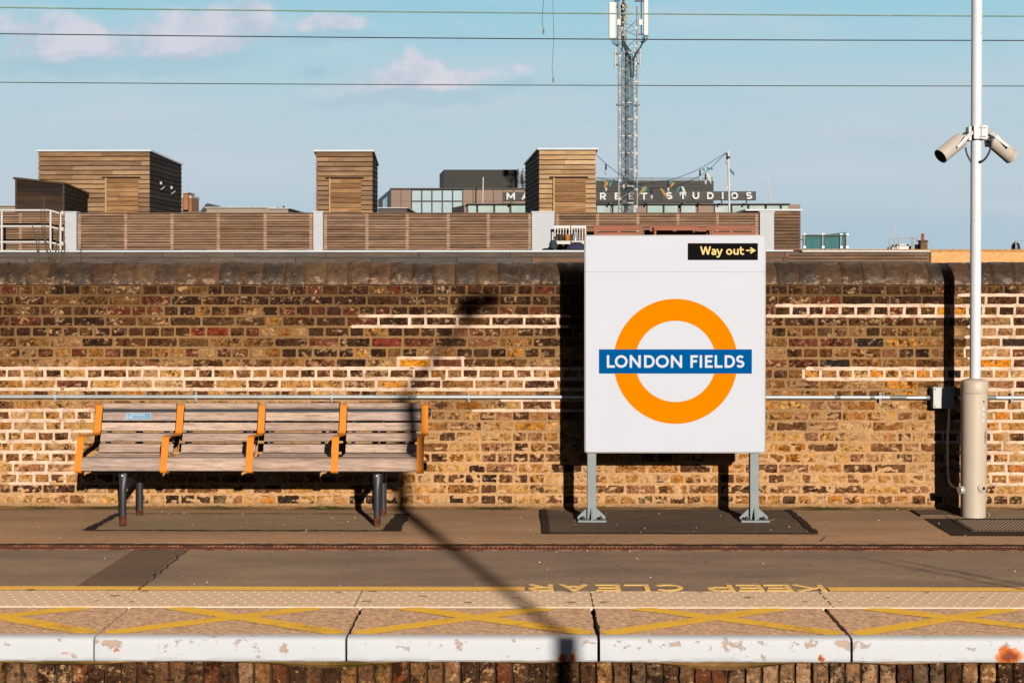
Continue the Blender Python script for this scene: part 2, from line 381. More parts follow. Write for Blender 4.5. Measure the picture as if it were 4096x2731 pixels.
# brick: colour per brick, mottle, soot, salts
def brick_mat(name, salts=.5, pore=1.):
    m, t, b = newmat(name); v = coords(t); a = nn(t, 'ShaderNodeAttribute', attribute_name='Col').outputs[0]
    n1 = ramp(t, noi(t, v, 24, 9, .72), .32, .68, 'LINEAR', .30, 1.85)
    c = mix(t, 1., a, nn(t, 'ShaderNodeCombineColor', i_0=n1, i_1=n1, i_2=n1).outputs[0], 'MULTIPLY')
    hue = noi(t, v, 11, 4)
    c = mix(t, mth(t, 'MULTIPLY', ramp(t, hue, .50, .66), .3), c, mix(t, 1., a, (1.35, .9, .5), 'MULTIPLY'))
    s = noi(t, coords(t, (1, 1, 1.3)), 30, 9, .74); s2 = noi(t, v, 2.6, 3); s3 = noi(t, nn(t, 'ShaderNodeVectorMath', operation='ADD', i_0=v, i_1=(9, 1, 4)).outputs[0], 9., 2)
    sm_ = mth(t, 'ADD', s, mth(t, 'ADD', mth(t, 'MULTIPLY', mth(t, 'SUBTRACT', s2, .5), .30), mth(t, 'MULTIPLY', mth(t, 'SUBTRACT', s3, .5), .45)))
    c = mix(t, mth(t, 'MULTIPLY', ramp(t, sm_, .545, .66), salts), c, S(236, 196, 152))
    dk = noi(t, v, 40, 8, .72); dk2 = noi(t, nn(t, 'ShaderNodeVectorMath', operation='ADD', i_0=v, i_1=(5, 3, 1)).outputs[0], 8.5, 3)
    dm = mth(t, 'ADD', dk, mth(t, 'MULTIPLY', mth(t, 'SUBTRACT', dk2, .5), .7))
    c = mix(t, mth(t, 'MULTIPLY', ramp(t, dm, .53, .64), .85), c, S(36, 20, 10))
    vo = nn(t, 'ShaderNodeTexVoronoi', i_Vector=v, i_Scale=95.)
    sel = ramp(t, nn(t, 'ShaderNodeSeparateXYZ', i_0=vo.outputs['Color']).outputs[0], .8, .82)
    c = mix(t, mth(t, 'MULTIPLY', mth(t, 'MULTIPLY', ramp(t, vo.outputs['Distance'], .36, .2), sel), .8*pore), c, S(26, 16, 10))
    c = mix(t, 1., c, (.92, .81, .70), 'MULTIPLY')
    t.links.new(c, b.inputs['Base Color']); b.inputs['Roughness'].default_value = .9; b.inputs['Specular IOR Level'].default_value = .15
    bump(t, b, mth(t, 'ADD', mth(t, 'MULTIPLY', noi(t, v, 30, 9, .74), 1.2), mth(t, 'MULTIPLY', noi(t, v, 120, 5, .7), .45)), .016)
    return m
MT['brick'] = brick_mat('yellow_stock_brick', .75)
MT['engbrick'] = brick_mat('dark_edge_brick', .85)
def mortar_mat(name, top=None):
    m, t, b = newmat(name); v = coords(t); a = nn(t, 'ShaderNodeAttribute', attribute_name='Col').outputs[0]
    n1 = ramp(t, noi(t, v, 45, 8, .7), .3, .7, 'LINEAR', .68, 1.28)
    c = mix(t, 1., a, nn(t, 'ShaderNodeCombineColor', i_0=n1, i_1=n1, i_2=n1).outputs[0], 'MULTIPLY')
    c = mix(t, mth(t, 'MULTIPLY', ramp(t, noi(t, coords(t, (1, 1, 2)), 7, 7, .65), .54, .72), .6), c, mix(t, 1., a, (.5, .42, .36), 'MULTIPLY'))
    c = mix(t, 1., c, (.83, .76, .68), 'MULTIPLY')
    t.links.new(c, b.inputs['Base Color']); b.inputs['Roughness'].default_value = .92; b.inputs['Specular IOR Level'].default_value = .2
    bump(t, b, mth(t, 'ADD', noi(t, v, 45, 8, .7), mth(t, 'MULTIPLY', noi(t, v, 240, 3), .4)), .006)
    return m
MT['mortar'] = mortar_mat('lime_mortar')
MT['pointing'] = M('white_pointing', S(250, 212, 182), .85, var=.26, scale=9, k=.76, bmp=.003, bs=60, col2=S(190, 150, 118), thr=(.50, .66), s2=16, amt2=.7)
# coping
m, t, b = newmat('glazed_coping'); v = coords(t); a = nn(t, 'ShaderNodeAttribute', attribute_name='Col').outputs[0]
n1 = ramp(t, noi(t, v, 16, 9, .7), .3, .7, 'LINEAR', .45, 1.6)
c = mix(t, 1., a, nn(t, 'ShaderNodeCombineColor', i_0=n1, i_1=n1, i_2=n1).outputs[0], 'MULTIPLY')
zz = nn(t, 'ShaderNodeSeparateXYZ', i_0=v).outputs[2]
lowm = ramp(t, zz, 1.62, 1.74, 'LINEAR', .10, -.10)
ef = mth(t, 'ADD', noi(t, coords(t, (1, 1, 1.5)), 13, 9, .72), lowm)
c = mix(t, mth(t, 'MULTIPLY', ramp(t, ef, .53, .66), .8), c, S(182, 148, 118))
c = mix(t, mth(t, 'MULTIPLY', ramp(t, noi(t, v, 21, 6, .7), .56, .68), .75), c, S(34, 24, 18))
vo = nn(t, 'ShaderNodeTexVoronoi', i_Vector=v, i_Scale=60.)
sel = ramp(t, nn(t, 'ShaderNodeSeparateXYZ', i_0=vo.outputs['Color']).outputs[0], .84, .86)
c = mix(t, mth(t, 'MULTIPLY', ramp(t, vo.outputs['Distance'], .16, .1), sel), c, S(190, 160, 130))
c = mix(t, 1., c, (.78, .74, .70), 'MULTIPLY'); t.links.new(c, b.inputs['Base Color']); b.inputs['Specular IOR Level'].default_value = .3
t.links.new(ramp(t, noi(t, v, 11, 6, .6), .35, .65, 'LINEAR', .36, .85), b.inputs['Roughness'])
bump(t, b, noi(t, v, 40, 8, .7), .004); MT['coping'] = m

# ------------------------------------------------------------------ setting: ground
YW = 11.5                                  # wall face
XL, XR = -7.0, 8.0
def struct(mb, name, mat, **k):
    o = mb.build(name, mat, **k); o['kind'] = 'structure'; return o
g = MB(); g.quad((-2500, -2500, -5.2), (2500, -2500, -5.2), (2500, 2500, -5.2), (-2500, 2500, -5.2)); struct(g, 'ground', MT['ballast'])
g = MB(); g.box(-60, 60, -1, 8.6, -1.6, -.95); struct(g, 'track_bed', MT['ballast'])
g = MB(); g.box(-60, 60, -7, 1.05, -5.2, 0.); struct(g, 'opposite_platform', MT['tar_back'])
g = MB(); g.box(-60, 60, 12.2, 30, -5.2, -.9); struct(g, 'rear_track_bed', MT['ballast'])
# base slab of this platform, one step below the surfaces laid on it
g = MB(); g.box(-60, 60, 8.10, 11.9, -5, -.02); struct(g, 'platform', MT['tar_black'])
def gridsheet(mb, x0, x1, y0, y1, z, nx, ny, amp=.002, sc=1.2):
    ids = []
    for j in range(ny+1):
        for i in range(nx+1):
            x = x0+(x1-x0)*i/nx; y = y0+(y1-y0)*j/ny
            ids.append(len(mb.v)); mb.v.append((x, y, z+amp*fb3(x*sc, y*sc, 3.1)))
    mb.smooth = True
    for j in range(ny):
        for i in range(nx):
            a = j*(nx+1)+i; mb.face((ids[a], ids[a+1], ids[a+nx+2], ids[a+nx+1]))
    mb.smooth = False
YD0, YD1 = PZ, None
def GY(py): return HC*F/(py-HY)              # ground distance of a photograph row
YDR0, YDR1 = GY(2201), GY(2184)               # drain channel
g = MB(); gridsheet(g, -60, 60, YDR1, YW+.02, 0., 300, 12, .0015); struct(g, 'pavement_by_wall', MT['tar_back'])
g = MB(); gridsheet(g, -60, 60, 8.515, YDR0, 0., 300, 8, .0015); struct(g, 'pavement_by_edge', MT['tar_front'])
def rag(x0, x1, y0, y1, z, mat, name, j=.006, step=.04):      # a flat patch with uneven edges
    mb = MB(); pts = []
    def run(a, b):
        L = math.hypot(b[0]-a[0], b[1]-a[1]); n = max(2, int(L/step))
        for i in range(n):
            t_ = i/n; pts.append((a[0]+(b[0]-a[0])*t_+random.uniform(-j, j), a[1]+(b[1]-a[1])*t_+random.uniform(-j, j)*.6, z))
    run((x0, y0), (x1, y0)); run((x1, y0), (x1, y1)); run((x1, y1), (x0, y1)); run((x0, y1), (x0, y0))
    mb.v = pts; mb.face(tuple(range(len(pts))))
    return struct(mb, name, mat)
rag(-2.90, -.80, 10.50, 11.24, .004, MT['pad'], 'bench_concrete_pad', .004)
# tar lines round the bench pad
g = MB()
def strip(mb, a, b, w0, w1, z, n=24, j=.006):
    A = Vector((a[0], a[1])); B = Vector((b[0], b[1])); d = (B-A).normalized(); p = Vector((-d.y, d.x)); L = []
    for i in range(n+1):
        t_ = i/n; q = A+(B-A)*t_; ww = (w0+(w1-w0)*t_)*.5
        L.append((q+p*(ww+random.uniform(-j, j)), q-p*(ww+random.uniform(-j, j))))
    for (a1, b1), (a2, b2) in zip(L, L[1:]):
        mb.quad((b1.x, b1.y, z), (b2.x, b2.y, z), (a2.x, a2.y, z), (a1.x, a1.y, z))
strip(g, (-2.89, 10.50), (-2.87, 11.24), .07, .05, .008, 14, .008)
strip(g, (-.87, 10.50), (-.85, 11.24), .13, .10, .008, 14, .012)
strip(g, (-2.9, 11.235), (-.8, 11.235), .018, .018, .0085, 70, .006)
strip(g, (-2.9, 10.50), (-.8, 10.50), .022, .026, .0085, 70, .009)
struct(g, 'tar_seam', MT['tar_black'])
rag(.13, 1.94, 10.40, YW-.02, .004, MT['tar_patch'], 'gritty_tarmac_patch', .004)
g = MB(); strip(g, (.155, 10.41), (.155, 11.46), .055, .05, .009, 20, .006); strip(g, (1.925, 10.41), (1.925, 11.46), .05, .05, .009, 20, .012)
strip(g, (.13, 10.41), (1.95, 10.41), .02, .02, .0095, 60, .004); struct(g, 'patch_seam', MT['tar_black'])
g = MB(); strip(g, (-3.4, YDR1+.03), (XR, YDR1+.032), .05, .075, .005, 260, .012); struct(g, 'drain_seam', MT['tar_black'])
# dark band of newer tarmac across the platform, and its crack
g = MB()
g.quad((-2.44, 8.52, .004), (-2.09, 8.52, .004), (-2.09, YDR0, .004), (-2.40, YDR0, .004)); struct(g, 'tarmac_trench_strip', MT['tar_band'])
g = MB(); pts = [(-2.07+random.uniform(-.012, .012), 8.52+(YDR0-8.52)*i/40) for i in range(41)]
for (xa, ya), (xb, yb) in zip(pts, pts[1:]):
    wa = .004+.006*abs(fb3(ya*9, 2, 0)); g.quad((xa-wa, ya, .008), (xa+wa, ya, .008), (xb+wa, yb, .008), (xb-wa, yb, .008))
# small wandering cracks and scuffs
def crack(x, y, dx_, dy_, L, w_=.006):
    n = max(4, int(L/.03)); p = [(x, y)]
    for i in range(n): p.append((p[-1][0]+dx_*L/n+random.uniform(-.012, .012), p[-1][1]+dy_*L/n+random.uniform(-.012, .012)))
    for i, (a, b2) in enumerate(zip(p, p[1:])):
        q = w_*(.4+.6*random.random())
        g.quad((a[0]-q, a[1]-q*.3, .008), (a[0]+q, a[1]+q*.3, .008), (b2[0]+q, b2[1]+q*.3, .008), (b2[0]-q, b2[1]-q*.3, .008))
crack(1.75, 10.38, .9, -.35, .32); crack(1.90, 10.1, .3, .95, .25); crack(2.0, 10.02, 1, -.02, .4, .004); crack(2.55, 10.2, .7, -.6, .3, .004)
crack(.0, 9.99, 1, .0, .35, .003); crack(-.6, 10.6, 1, .1, .2, .003); crack(-.35, 10.65, 1, 0, .1, .004); crack(1.0, 9.6, 1, 0, .15, .004); crack(.3, 9.3, 1, 0, .15, .004)
for x0_ in (2.05, 2.2):
    for k in range(34):
        q = k/34; x = x0_+q*.66+random.uniform(-.01, .01); y = 9.5-q*.95; s_ = .004+.006*random.random()*(.4+q)
        g.quad((x-.02, y+.004, .0075), (x-.015, y-s_, .0075), (x+.03, y-.02-s_, .0075), (x+.025, y-.02, .0075))
struct(g, 'pavement_cracks', MT['tar_black'])
# stones and litter scattered on the tarmac
g = MB()
for i in range(150):
    x = random.uniform(-4.2, 4.4); y = random.choice((random.uniform(8.6, 11.4), random.uniform(10.4, 11.45))); r = random.uniform(.0015, .0038)
    c_ = random.choice(((.75, .66, .56), (.5, .36, .24), (.8, .74, .66))); g.col = c_
    if abs(y-(YDR0+YDR1)/2) < .12: continue
    n = 5; a = g.ring([(x+r*1.6*math.cos(6.28*k/n), y+r*math.sin(6.28*k/n), .008) for k in range(n)]); bq = g.ring([(x+r*.8*math.cos(6.28*k/n+.4), y+r*.6*math.sin(6.28*k/n), .008+r) for k in range(n)])
    g.bridge(a, bq); g.face(tuple(bq))
o = g.build('grit', M('grit', (1, 1, 1), .8, vcol=True, k=1.)); tag(o, 'pale grit and tiny stones scattered over the tarmac', 'grit', kind='stuff')
# manhole corner
rag(2.80, 5.2, 10.34, 11.06, .004, MT['tar_black'], 'black_tarmac_patch', .006)
rag(2.985, 4.6, 11.06, 11.46, .0045, MT['pad'], 'pole_concrete_pad', .012)
mc = thing('manhole_cover', 'dark rectangular chequered cover set in black tarmac in front of the camera pole', 'manhole cover', (3.45, 10.75, 0))
g = MB(); g.box(2.97, 3.98, 10.50, 10.98, .0, .010); g.build('cover_frame', M('cover_iron', S(70, 58, 48), .7, .3, var=.3, scale=20, k=1.), mc)
g = MB()
for i in range(38):
    for j in range(18):
        x = 3.0+i*.0255+(j % 2)*.012; y = 10.525+j*.0247
        if x < 3.95: g.box(x, x+.014, y, y+.010, .010, .0125)
g.build('cover_tread', M('cover_tread_iron', S(128, 106, 88), .75, .1, var=.3, scale=30, k=1.), mc)
mc2 = thing('access_cover', 'small cracked dark cover by the wall under the junction box', 'access cover', (2.98, 11.3, 0))
g = MB(); g.bbox(2.80, 3.04, 11.17, 11.44, 0, .012, .004); g.build('cover_plate', MT['tar_band'], mc2)
g = MB(); g.box(3.05, 3.21, 11.19, 11.43, 0, .010); g.build('cover_edge', MT['tar_black'], mc2)

# drain channel
dr = thing('drain_channel', 'rusty slotted drain running the length of the platform', 'drain', (0, YDR0, 0))
g = MB(); g.box(-30, 30, YDR0, YDR1, -.018, -.016); g.build('channel', M('drain_dark', (.012, .009, .007), .9), dr)
g = MB(); g.box(-30, 30, YDR0, YDR0+.022, -.014, .004); g.box(-30, 30, YDR1-.022, YDR1, -.014, .004); g.build('rim', M('rusty_rim', S(150, 98, 66), .85, var=.4, scale=14, col2=S(80, 44, 24), thr=(.42, .6), s2=9, k=1.), dr)
g = MB(); x = -4.6
while x < 5.:
    g.box(x, x+.015, YDR0+.022, YDR1-.022, -.014, .0015); x += .0275
g.box(-30, -4.6, YDR0+.022, YDR1-.022, -.014, .0015); g.box(5, 30, YDR0+.022, YDR1-.022, -.014, .0015)
g.box(-4.6, 5., (YDR0+YDR1)/2-.006, (YDR0+YDR1)/2+.006, -.014, .001)
g.build('grating', M('rusty_grating', S(112, 56, 28), .85, var=.45, scale=24, bmp=.001, bs=200, k=1.), dr)

# yellow line and the words
def sheet(x0, x1, y0, y1, z, mat, name):
    mb = MB(); n = max(1, int((x1-x0)/.3)); P = []
    for i in range(n+1):
        x = x0+(x1-x0)*i/n; P.append((x, y0+random.uniform(-.002, .002), y1+random.uniform(-.003, .003)))
    for a, b2 in zip(P, P[1:]): mb.quad((a[0], a[1], z), (b2[0], b2[1], z), (b2[0], b2[2], z), (a[0], a[2], z))
    return mb.build(name, mat)
o = sheet(-30, .012, 8.518, 8.622, .005, MT['yline'], 'yellow_line'); tag(o, 'yellow line on the platform left of the ground lettering', 'line marking', 'yellow platform lines')
o = sheet(1.655, 30, 8.518, 8.622, .005, MT['yline'], 'yellow_line'); tag(o, 'yellow line on the platform right of the ground lettering', 'line marking', 'yellow platform lines')

# tactile strip
td = MB(); tt = MB(); yb0, yb1 = 8.108, 8.512
for i in range(-14, 15):
    x0 = -.823+1.226*i-.04; tt.col = (1, 1, 1)
    tt.bbox(x0+.003, x0+1.223, yb0, yb1, -.02, .0045, .002)
struct(tt, 'tactile_paving', MT['tactile'])
for j in range(6):
    y = yb0+.034+j*.0668
    n0_ = int(9.6/.0695)
    for i in range(n0_):
        x = -4.6+i*.0695+(j % 2)*.0347
        a = td.ring([(x+.0105*math.cos(PI*k/4), y+.0105*math.sin(PI*k/4), .004) for k in range(8)])
        b2 = td.ring([(x+.0075*math.cos(PI*k/4), y+.0075*math.sin(PI*k/4), .0070) for k in range(8)])
        td.bridge(a, b2); td.face(tuple(b2))
o = td.build('tactile_studs', M('worn_stud_tops', S(230, 196, 160), .8, var=.1, k=1.)); tag(o, kind='stuff', label='rows of raised pale studs on the tactile strip', cat='studs')
g = MB(); g.box(-30, 30, yb0-.012, yb0-.001, -.0005, .003); struct(g, 'tactile_edge', M('pale_edging', S(240, 225, 205), .8, var=.15, scale=60, k=1.))
g = MB()
for (px, py) in ((124, 2366), (446, 2368), (458, 2390), (385, 2411), (528, 2413), (580, 2370), (933, 2418), (1490, 2371), (1692, 2391), (1875, 2415), (1470, 2411), (2275, 2372), (2282, 2414), (2405, 2372), (2797, 2372), (2997, 2393), (3222, 2410), (3360, 2411), (3552, 2394), (3710, 2373), (3930, 2393), (2070, 2394), (2420, 2413), (2822, 2412), (1354, 2375)):
    Y = GY(py); X = PX(px, Y); r = random.uniform(.012, .026); n = 9
    g.v += [(X+r*(1+.4*random.random())*math.cos(6.28*k/n), Y+.35*r*math.sin(6.28*k/n)*(1+.4*random.random()), .0102) for k in range(n)]; g.face(tuple(range(len(g.v)-n, len(g.v))))
struct(g, 'tactile_rust_spots', M('rust_stain', S(120, 72, 45), .9, var=.4, scale=50, k=1.))

g = MB(); g.box(-60, 60, 7.53, 8.099, -.105, -.045); struct(g, 'joint_filling', MT['tar_black'])
# edge slabs: concrete body, white nosing, painted cross
JX = [.357+1.1845*i for i in range(-6, 7)]
YE = 7.42
def edge_slab(i, label):
    x0, x1 = JX[i], JX[i+1]; gp = [.006, .006, .006, .004, .006, .008, .009, .006][i % 8]
    rn = random.Random(i*3+1)
    r = thing('edge_slab', label, 'edge slab', ((x0+x1)/2, 7.75, 0), 'concrete slabs along the platform edge')
    def side(xb, sgn, y):    # ragged joint edge
        return xb+sgn*(gp+.010*abs(fb3(y*13, xb*7, 1))+(.012*max(0, fb3(y*30, xb, 5)) if sgn else 0))
    mb = MB(); ny = 16; nx = 14; ys_ = [7.494+(8.096-7.494)*j/ny for j in range(ny+1)]
    rows = []
    for y in ys_:
        a = side(x0, 1, y); c_ = side(x1, -1, y)
        rows.append(mb.ring([(a+(c_-a)*k/nx, y, .0006*fb3((a+(c_-a)*k/nx)*4, y*4, 2)) for k in range(nx+1)]))
    mb.smooth = True
    for ra, rb in zip(rows, rows[1:]):
        for k in range(nx): mb.face((ra[k], ra[k+1], rb[k+1], rb[k]))
    mb.smooth = False
    n0_ = len(mb.v)
    for y in ys_:                                     # joint sides
        mb.v += [(side(x0, 1, y), y, -.10), (side(x1, -1, y), y, -.10)]
    for j in range(ny):
        a = rows[j][0]; b2 = rows[j+1][0]; mb.face((a, b2, n0_+2*(j+1), n0_+2*j))
        a = rows[j][-1]; b2 = rows[j+1][-1]; mb.face((b2, a, n0_+2*j+1, n0_+2*(j+1)+1))
    mb.build('slab_body', MT['slab'], r, norm=False)
    # nosing
    prof = [(7.494, -.10), (7.494, .002), (YE+.045, .003), (YE+.020, .001), (YE+.008, -.004), (YE+.001, -.013), (YE, -.030), (YE-.001, -.06), (YE-.001, -.085), (YE, -.102), (YE+.008, -.111), (YE+.04, -.112), (7.494, -.112)]
    mb = MB(); nx = 40; rings = []
    for k in range(nx+1):
        tt_ = k/nx; x = x0+gp*.8+(x1-x0-gp*1.6)*tt_
        ins = .0035*max(0, 1-min(tt_, 1-tt_)*nx/1.5)
        if k in (0, nx): x += 0
        rg = []
        for (y, z) in prof:
            fr = 1 if y < 7.48 else 0
            rg.append((x, y+fr*(ins+.0022*fb3(x*6, z*20, 3)+.0012*fb3(x*25, z*40, 8)), z-(ins*.4 if z > -.01 else 0)+(.003*fb3(x*12, 4, 1) if z < -.1 else 0)))
        rings.append(mb.ring(rg))
    mb.smooth = True
    for a, b2 in zip(rings, rings[1:]): mb.bridge(a, b2)
    mb.smooth = False; mb.face(tuple(rings[0])); mb.face(tuple(reversed(rings[-1])))
    o = mb.build('white_nosing', MT['nosing'], r)
    # cross paint: the two bands join in one flat shape, so the second is split at the first
    mb = MB(); L = x0+.03; Rr = x1-.03; dxx = .205
    w_ = .058
    def band(a, b2, z, cuts):
        A = Vector(a); B = Vector(b2); d = (B-A).normalized(); p = Vector((-d.y, d.x)); n = 40
        for k in range(n):
            t0, t1 = k/n, (k+1)/n
            j0 = w_*(.92+.16*fb3(A.x+t0*7, t0*9, z*100)+.10*fb3(A.x+t0*31, t0*40, 3)); j1 = w_*(.92+.16*fb3(A.x+t1*7, t1*9, z*100)+.10*fb3(A.x+t1*31, t1*40, 3))
            q0 = A+(B-A)*t0; q1 = A+(B-A)*t1
            mb.quad(*[(min(max(q.x, x0+.02), x1-.02), min(max(q.y, 7.497), 8.094), z) for q in (q0-p*j0, q1-p*j1, q1+p*j1, q0+p*j0)])
    band((L-.02, 7.50), (Rr-dxx+.03, 8.11), .0018, 0)
    band((Rr+.02, 7.50), (L+dxx-.03, 8.11), .0026, 1)
    mb.build('painted_cross', MT['cross'], r)
    return r
SL = ['edge slab cut off by the left edge of the photo, under half a yellow cross', 'edge slab with yellow cross in front of the bench, leftmost whole slab',
      'edge slab with yellow cross crossed by the long diagonal lamp shadow', 'edge slab with yellow cross in front of the station sign',
      'rightmost edge slab with yellow cross and a big orange rust stain']
for k, i in enumerate(range(2, 9)):
    if i < 3: l = 'edge slab beyond the left side of the view'
    elif i > 7: l = 'edge slab beyond the right side of the view'
    else: l = SL[i-3]
    edge_slab(i, l)
for o in [o for o in bpy.data.objects if o.name.startswith('edge_slab')]:
    if 'beyond' in o['label']: o['kind'] = 'structure'; del o['category']; del o['group']

# ------------------------------------------------------------------ brick helper
def add_brick(mb, x0, x1, z0, z1, yf, depth, rough, col, nx, nz, seed, rim=.006):
    """front of one brick at y=yf with worn rim running back to yf+depth"""
    mb.smooth = True; ids = []
    def cuts(L, n):
        e1, e2 = .0030, .0085
        return [0., e1/L, e2/L]+[e2/L+(1-2*e2/L)*k/(n-4) for k in range(1, n-4)]+[1-e2/L, 1-e1/L, 1.]
    A = cuts(x1-x0, nx); B = cuts(z1-z0, nz); nx = len(A)-1; nz = len(B)-1
    for j in range(nz+1):
        for i in range(nx+1):
            a = A[i]; c_ = B[j]; e_ = min(i, nx-i); e2 = min(j, nz-j); m_ = min(e_, e2)
            x = x0+(x1-x0)*a; z = z0+(z1-z0)*c_
            wob = rough*noise.noise(Vector((x*38+seed, z*38, seed*1.7)))+rough*.6*noise.noise(Vector((x*90, z*90+seed, 3)))
            y = yf+wob
            if m_ == 0: y = yf+depth
            elif m_ == 1: y += rim*.42+rim*.5*noise.noise(Vector((x*25, z*25, seed)))
            jx = rough*.8*noise.noise(Vector((x*50, z*50, seed+9))); jz = rough*.8*noise.noise(Vector((z*50, x*50, seed+5)))
            if e_ <= 1 and e2 <= 1: x += (.5-a)*.006; z += (.5-c_)*.006
            ids.append(len(mb.v)); mb.v.append((x+jx, y, z+jz))
    dk = .62; dark = (col[0]*dk, col[1]*dk, col[2]*dk)
    for j in range(nz):
        for i in range(nx):
            a = j*(nx+1)+i; mb.col = dark if min(i, nx-1-i, j, nz-1-j) == 0 else col
            mb.face((ids[a], ids[a+1], ids[a+nx+2], ids[a+nx+1]))
    mb.smooth = False
def spaced(n, edge):      # grid parameters with rows close to the rim
    return n
# ------------------------------------------------------------------ the station wall
wall = thing('brick_wall', 'old yellow stock brick wall with rounded dark coping behind the bench and sign', 'wall', (0, YW, 0))
ZT = 1.629; CH = .0760
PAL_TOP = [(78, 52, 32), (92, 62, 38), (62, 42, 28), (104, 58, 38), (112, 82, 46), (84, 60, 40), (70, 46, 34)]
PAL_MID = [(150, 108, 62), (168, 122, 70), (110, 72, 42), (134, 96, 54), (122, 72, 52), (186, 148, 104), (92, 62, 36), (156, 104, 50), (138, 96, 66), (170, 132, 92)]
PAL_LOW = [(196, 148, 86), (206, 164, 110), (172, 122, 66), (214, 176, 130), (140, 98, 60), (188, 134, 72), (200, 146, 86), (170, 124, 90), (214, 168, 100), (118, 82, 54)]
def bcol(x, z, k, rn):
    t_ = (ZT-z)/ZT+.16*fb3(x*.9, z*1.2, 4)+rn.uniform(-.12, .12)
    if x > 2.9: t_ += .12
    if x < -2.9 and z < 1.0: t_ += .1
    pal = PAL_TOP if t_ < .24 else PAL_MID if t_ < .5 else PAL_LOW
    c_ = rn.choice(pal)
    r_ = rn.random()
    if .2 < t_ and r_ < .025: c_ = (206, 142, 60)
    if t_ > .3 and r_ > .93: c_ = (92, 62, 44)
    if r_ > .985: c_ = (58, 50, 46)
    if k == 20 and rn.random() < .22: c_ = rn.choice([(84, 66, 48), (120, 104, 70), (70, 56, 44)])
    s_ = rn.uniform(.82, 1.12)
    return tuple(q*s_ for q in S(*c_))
rn = random.Random(11)
SPECIAL = {}   # bright replacement bricks: (course, photo x) -> colour
for k, px, c_ in ((2, 3757, (226, 156, 50)), (2, 3845, (222, 150, 60)), (7, 1660, (236, 160, 44)), (7, 4030, (232, 152, 36)), (8, 3257, (224, 164, 84)), (8, 3320, (210, 150, 84)),
                  (8, 3388, (206, 146, 92)), (8, 3455, (232, 190, 130)), (8, 3520, (228, 152, 54)), (8, 3586, (226, 168, 96)), (8, 3650, (214, 164, 100)), (8, 3718, (226, 148, 50)), (9, 3600, (226, 150, 44)),
                  (5, 3620, (210, 152, 70)), (9, 1560, (222, 156, 70)), (6, 1456, (206, 148, 66)), (6, 2030, (190, 130, 50)), (12, 4010, (214, 136, 40)), (13, 3965, (214, 136, 40)), (17, 4040, (210, 140, 80)), (10, 3608, (232, 166, 60)),
                  (5, 1500, (140, 62, 52)), (4, 800, (130, 62, 40)), (4, 880, (136, 64, 38)), (12, 3870, (70, 50, 40))):
    SPECIAL[(k, px)] = c_
bm_ = MB(); perps = {}
for k in range(21):
    zt = ZT-CH*k-.0065; zb = ZT-CH*(k+1)+.0065; head = (k % 2 == 0)
    pitch = .1172 if head else .2344; x = XL+(.058 if head else 0.)+rn.uniform(-.01, .01); js = [x]
    while x < XR:
        q = pitch+rn.uniform(-.010, .010)
        if head and rn.random() < .05: q *= 1.45
        if not head and rn.random() < .07: q *= .52
        x += q; js.append(x)
    perps[k] = js
    fine = True
    for a, b2 in zip(js, js[1:]):
        g2 = rn.uniform(.0035, .0085); cx = (a+b2)/2
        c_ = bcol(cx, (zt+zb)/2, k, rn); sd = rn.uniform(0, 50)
        for (kk, px), cc in SPECIAL.items():
            X = (px-2090)/551.
            if kk == k and a < X < b2: c_ = S(*cc)
        low = (ZT-zt)/ZT
        rough = .0018+.0022*min(1, low*1.4) + (.0014 if rn.random() < .25 else 0)
        prot = -.0055+.0016*low*rn.random()+(.0022 if rn.random() < .22*low*2 else 0)
        vis = -4.1 < cx < 4.3
        nx = (9 if head else 15) if vis else 6; nz = 8 if vis else 6
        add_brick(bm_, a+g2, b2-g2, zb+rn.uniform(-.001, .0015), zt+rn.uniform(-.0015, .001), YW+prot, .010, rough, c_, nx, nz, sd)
bm_.build('bricks', MT['brick'], wall, norm=False)
# mortar bed: one uneven sheet
mo = MB(); st = .0095; nx = int(8.4/st); nz = int(1.66/st); x0_ = -4.15; mo.smooth = True
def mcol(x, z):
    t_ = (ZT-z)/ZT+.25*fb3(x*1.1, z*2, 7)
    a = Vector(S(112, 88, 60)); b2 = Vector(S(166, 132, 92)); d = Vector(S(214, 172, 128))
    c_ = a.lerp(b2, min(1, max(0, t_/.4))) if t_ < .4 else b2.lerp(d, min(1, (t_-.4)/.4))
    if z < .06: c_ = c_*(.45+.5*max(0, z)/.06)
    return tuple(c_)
for j in range(nz+1):
    for i in range(nx+1):
        x = x0_+i*st; z = -.03+j*st
        lowz = min(1., max(.25, (ZT-z)/1.0)); smear = max(0., fb3(x*13, z*26, 11)-.12)+.5*max(0., fb3(x*40, z*55, 17)-.1)
        mo.v.append((x, YW+.0012*fb3(x*30, z*30, 1)+.0010*fb3(x*9, z*9, 4)-min(.0085, .020*smear*lowz), z))
for j in range(nz):
    for i in range(nx):
        a = j*(nx+1)+i
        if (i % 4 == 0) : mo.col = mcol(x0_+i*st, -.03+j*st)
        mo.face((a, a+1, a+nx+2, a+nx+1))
mo.smooth = False
for (xa, xb) in ((-60, x0_), (x0_+nx*st, 60)):
    mo.col = tuple(S(150, 118, 82)); mo.quad((xa, YW, -.03), (xb, YW, -.03), (xb, YW, -.03+nz*st), (xa, YW, -.03+nz*st))
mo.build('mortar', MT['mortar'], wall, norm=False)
g = MB(); g.col = tuple(S(120, 90, 60)); g.box(-60, 60, YW+.012, YW+.33, -.9, ZT-.002); g.build('wall_core', MT['mortar'], wall)
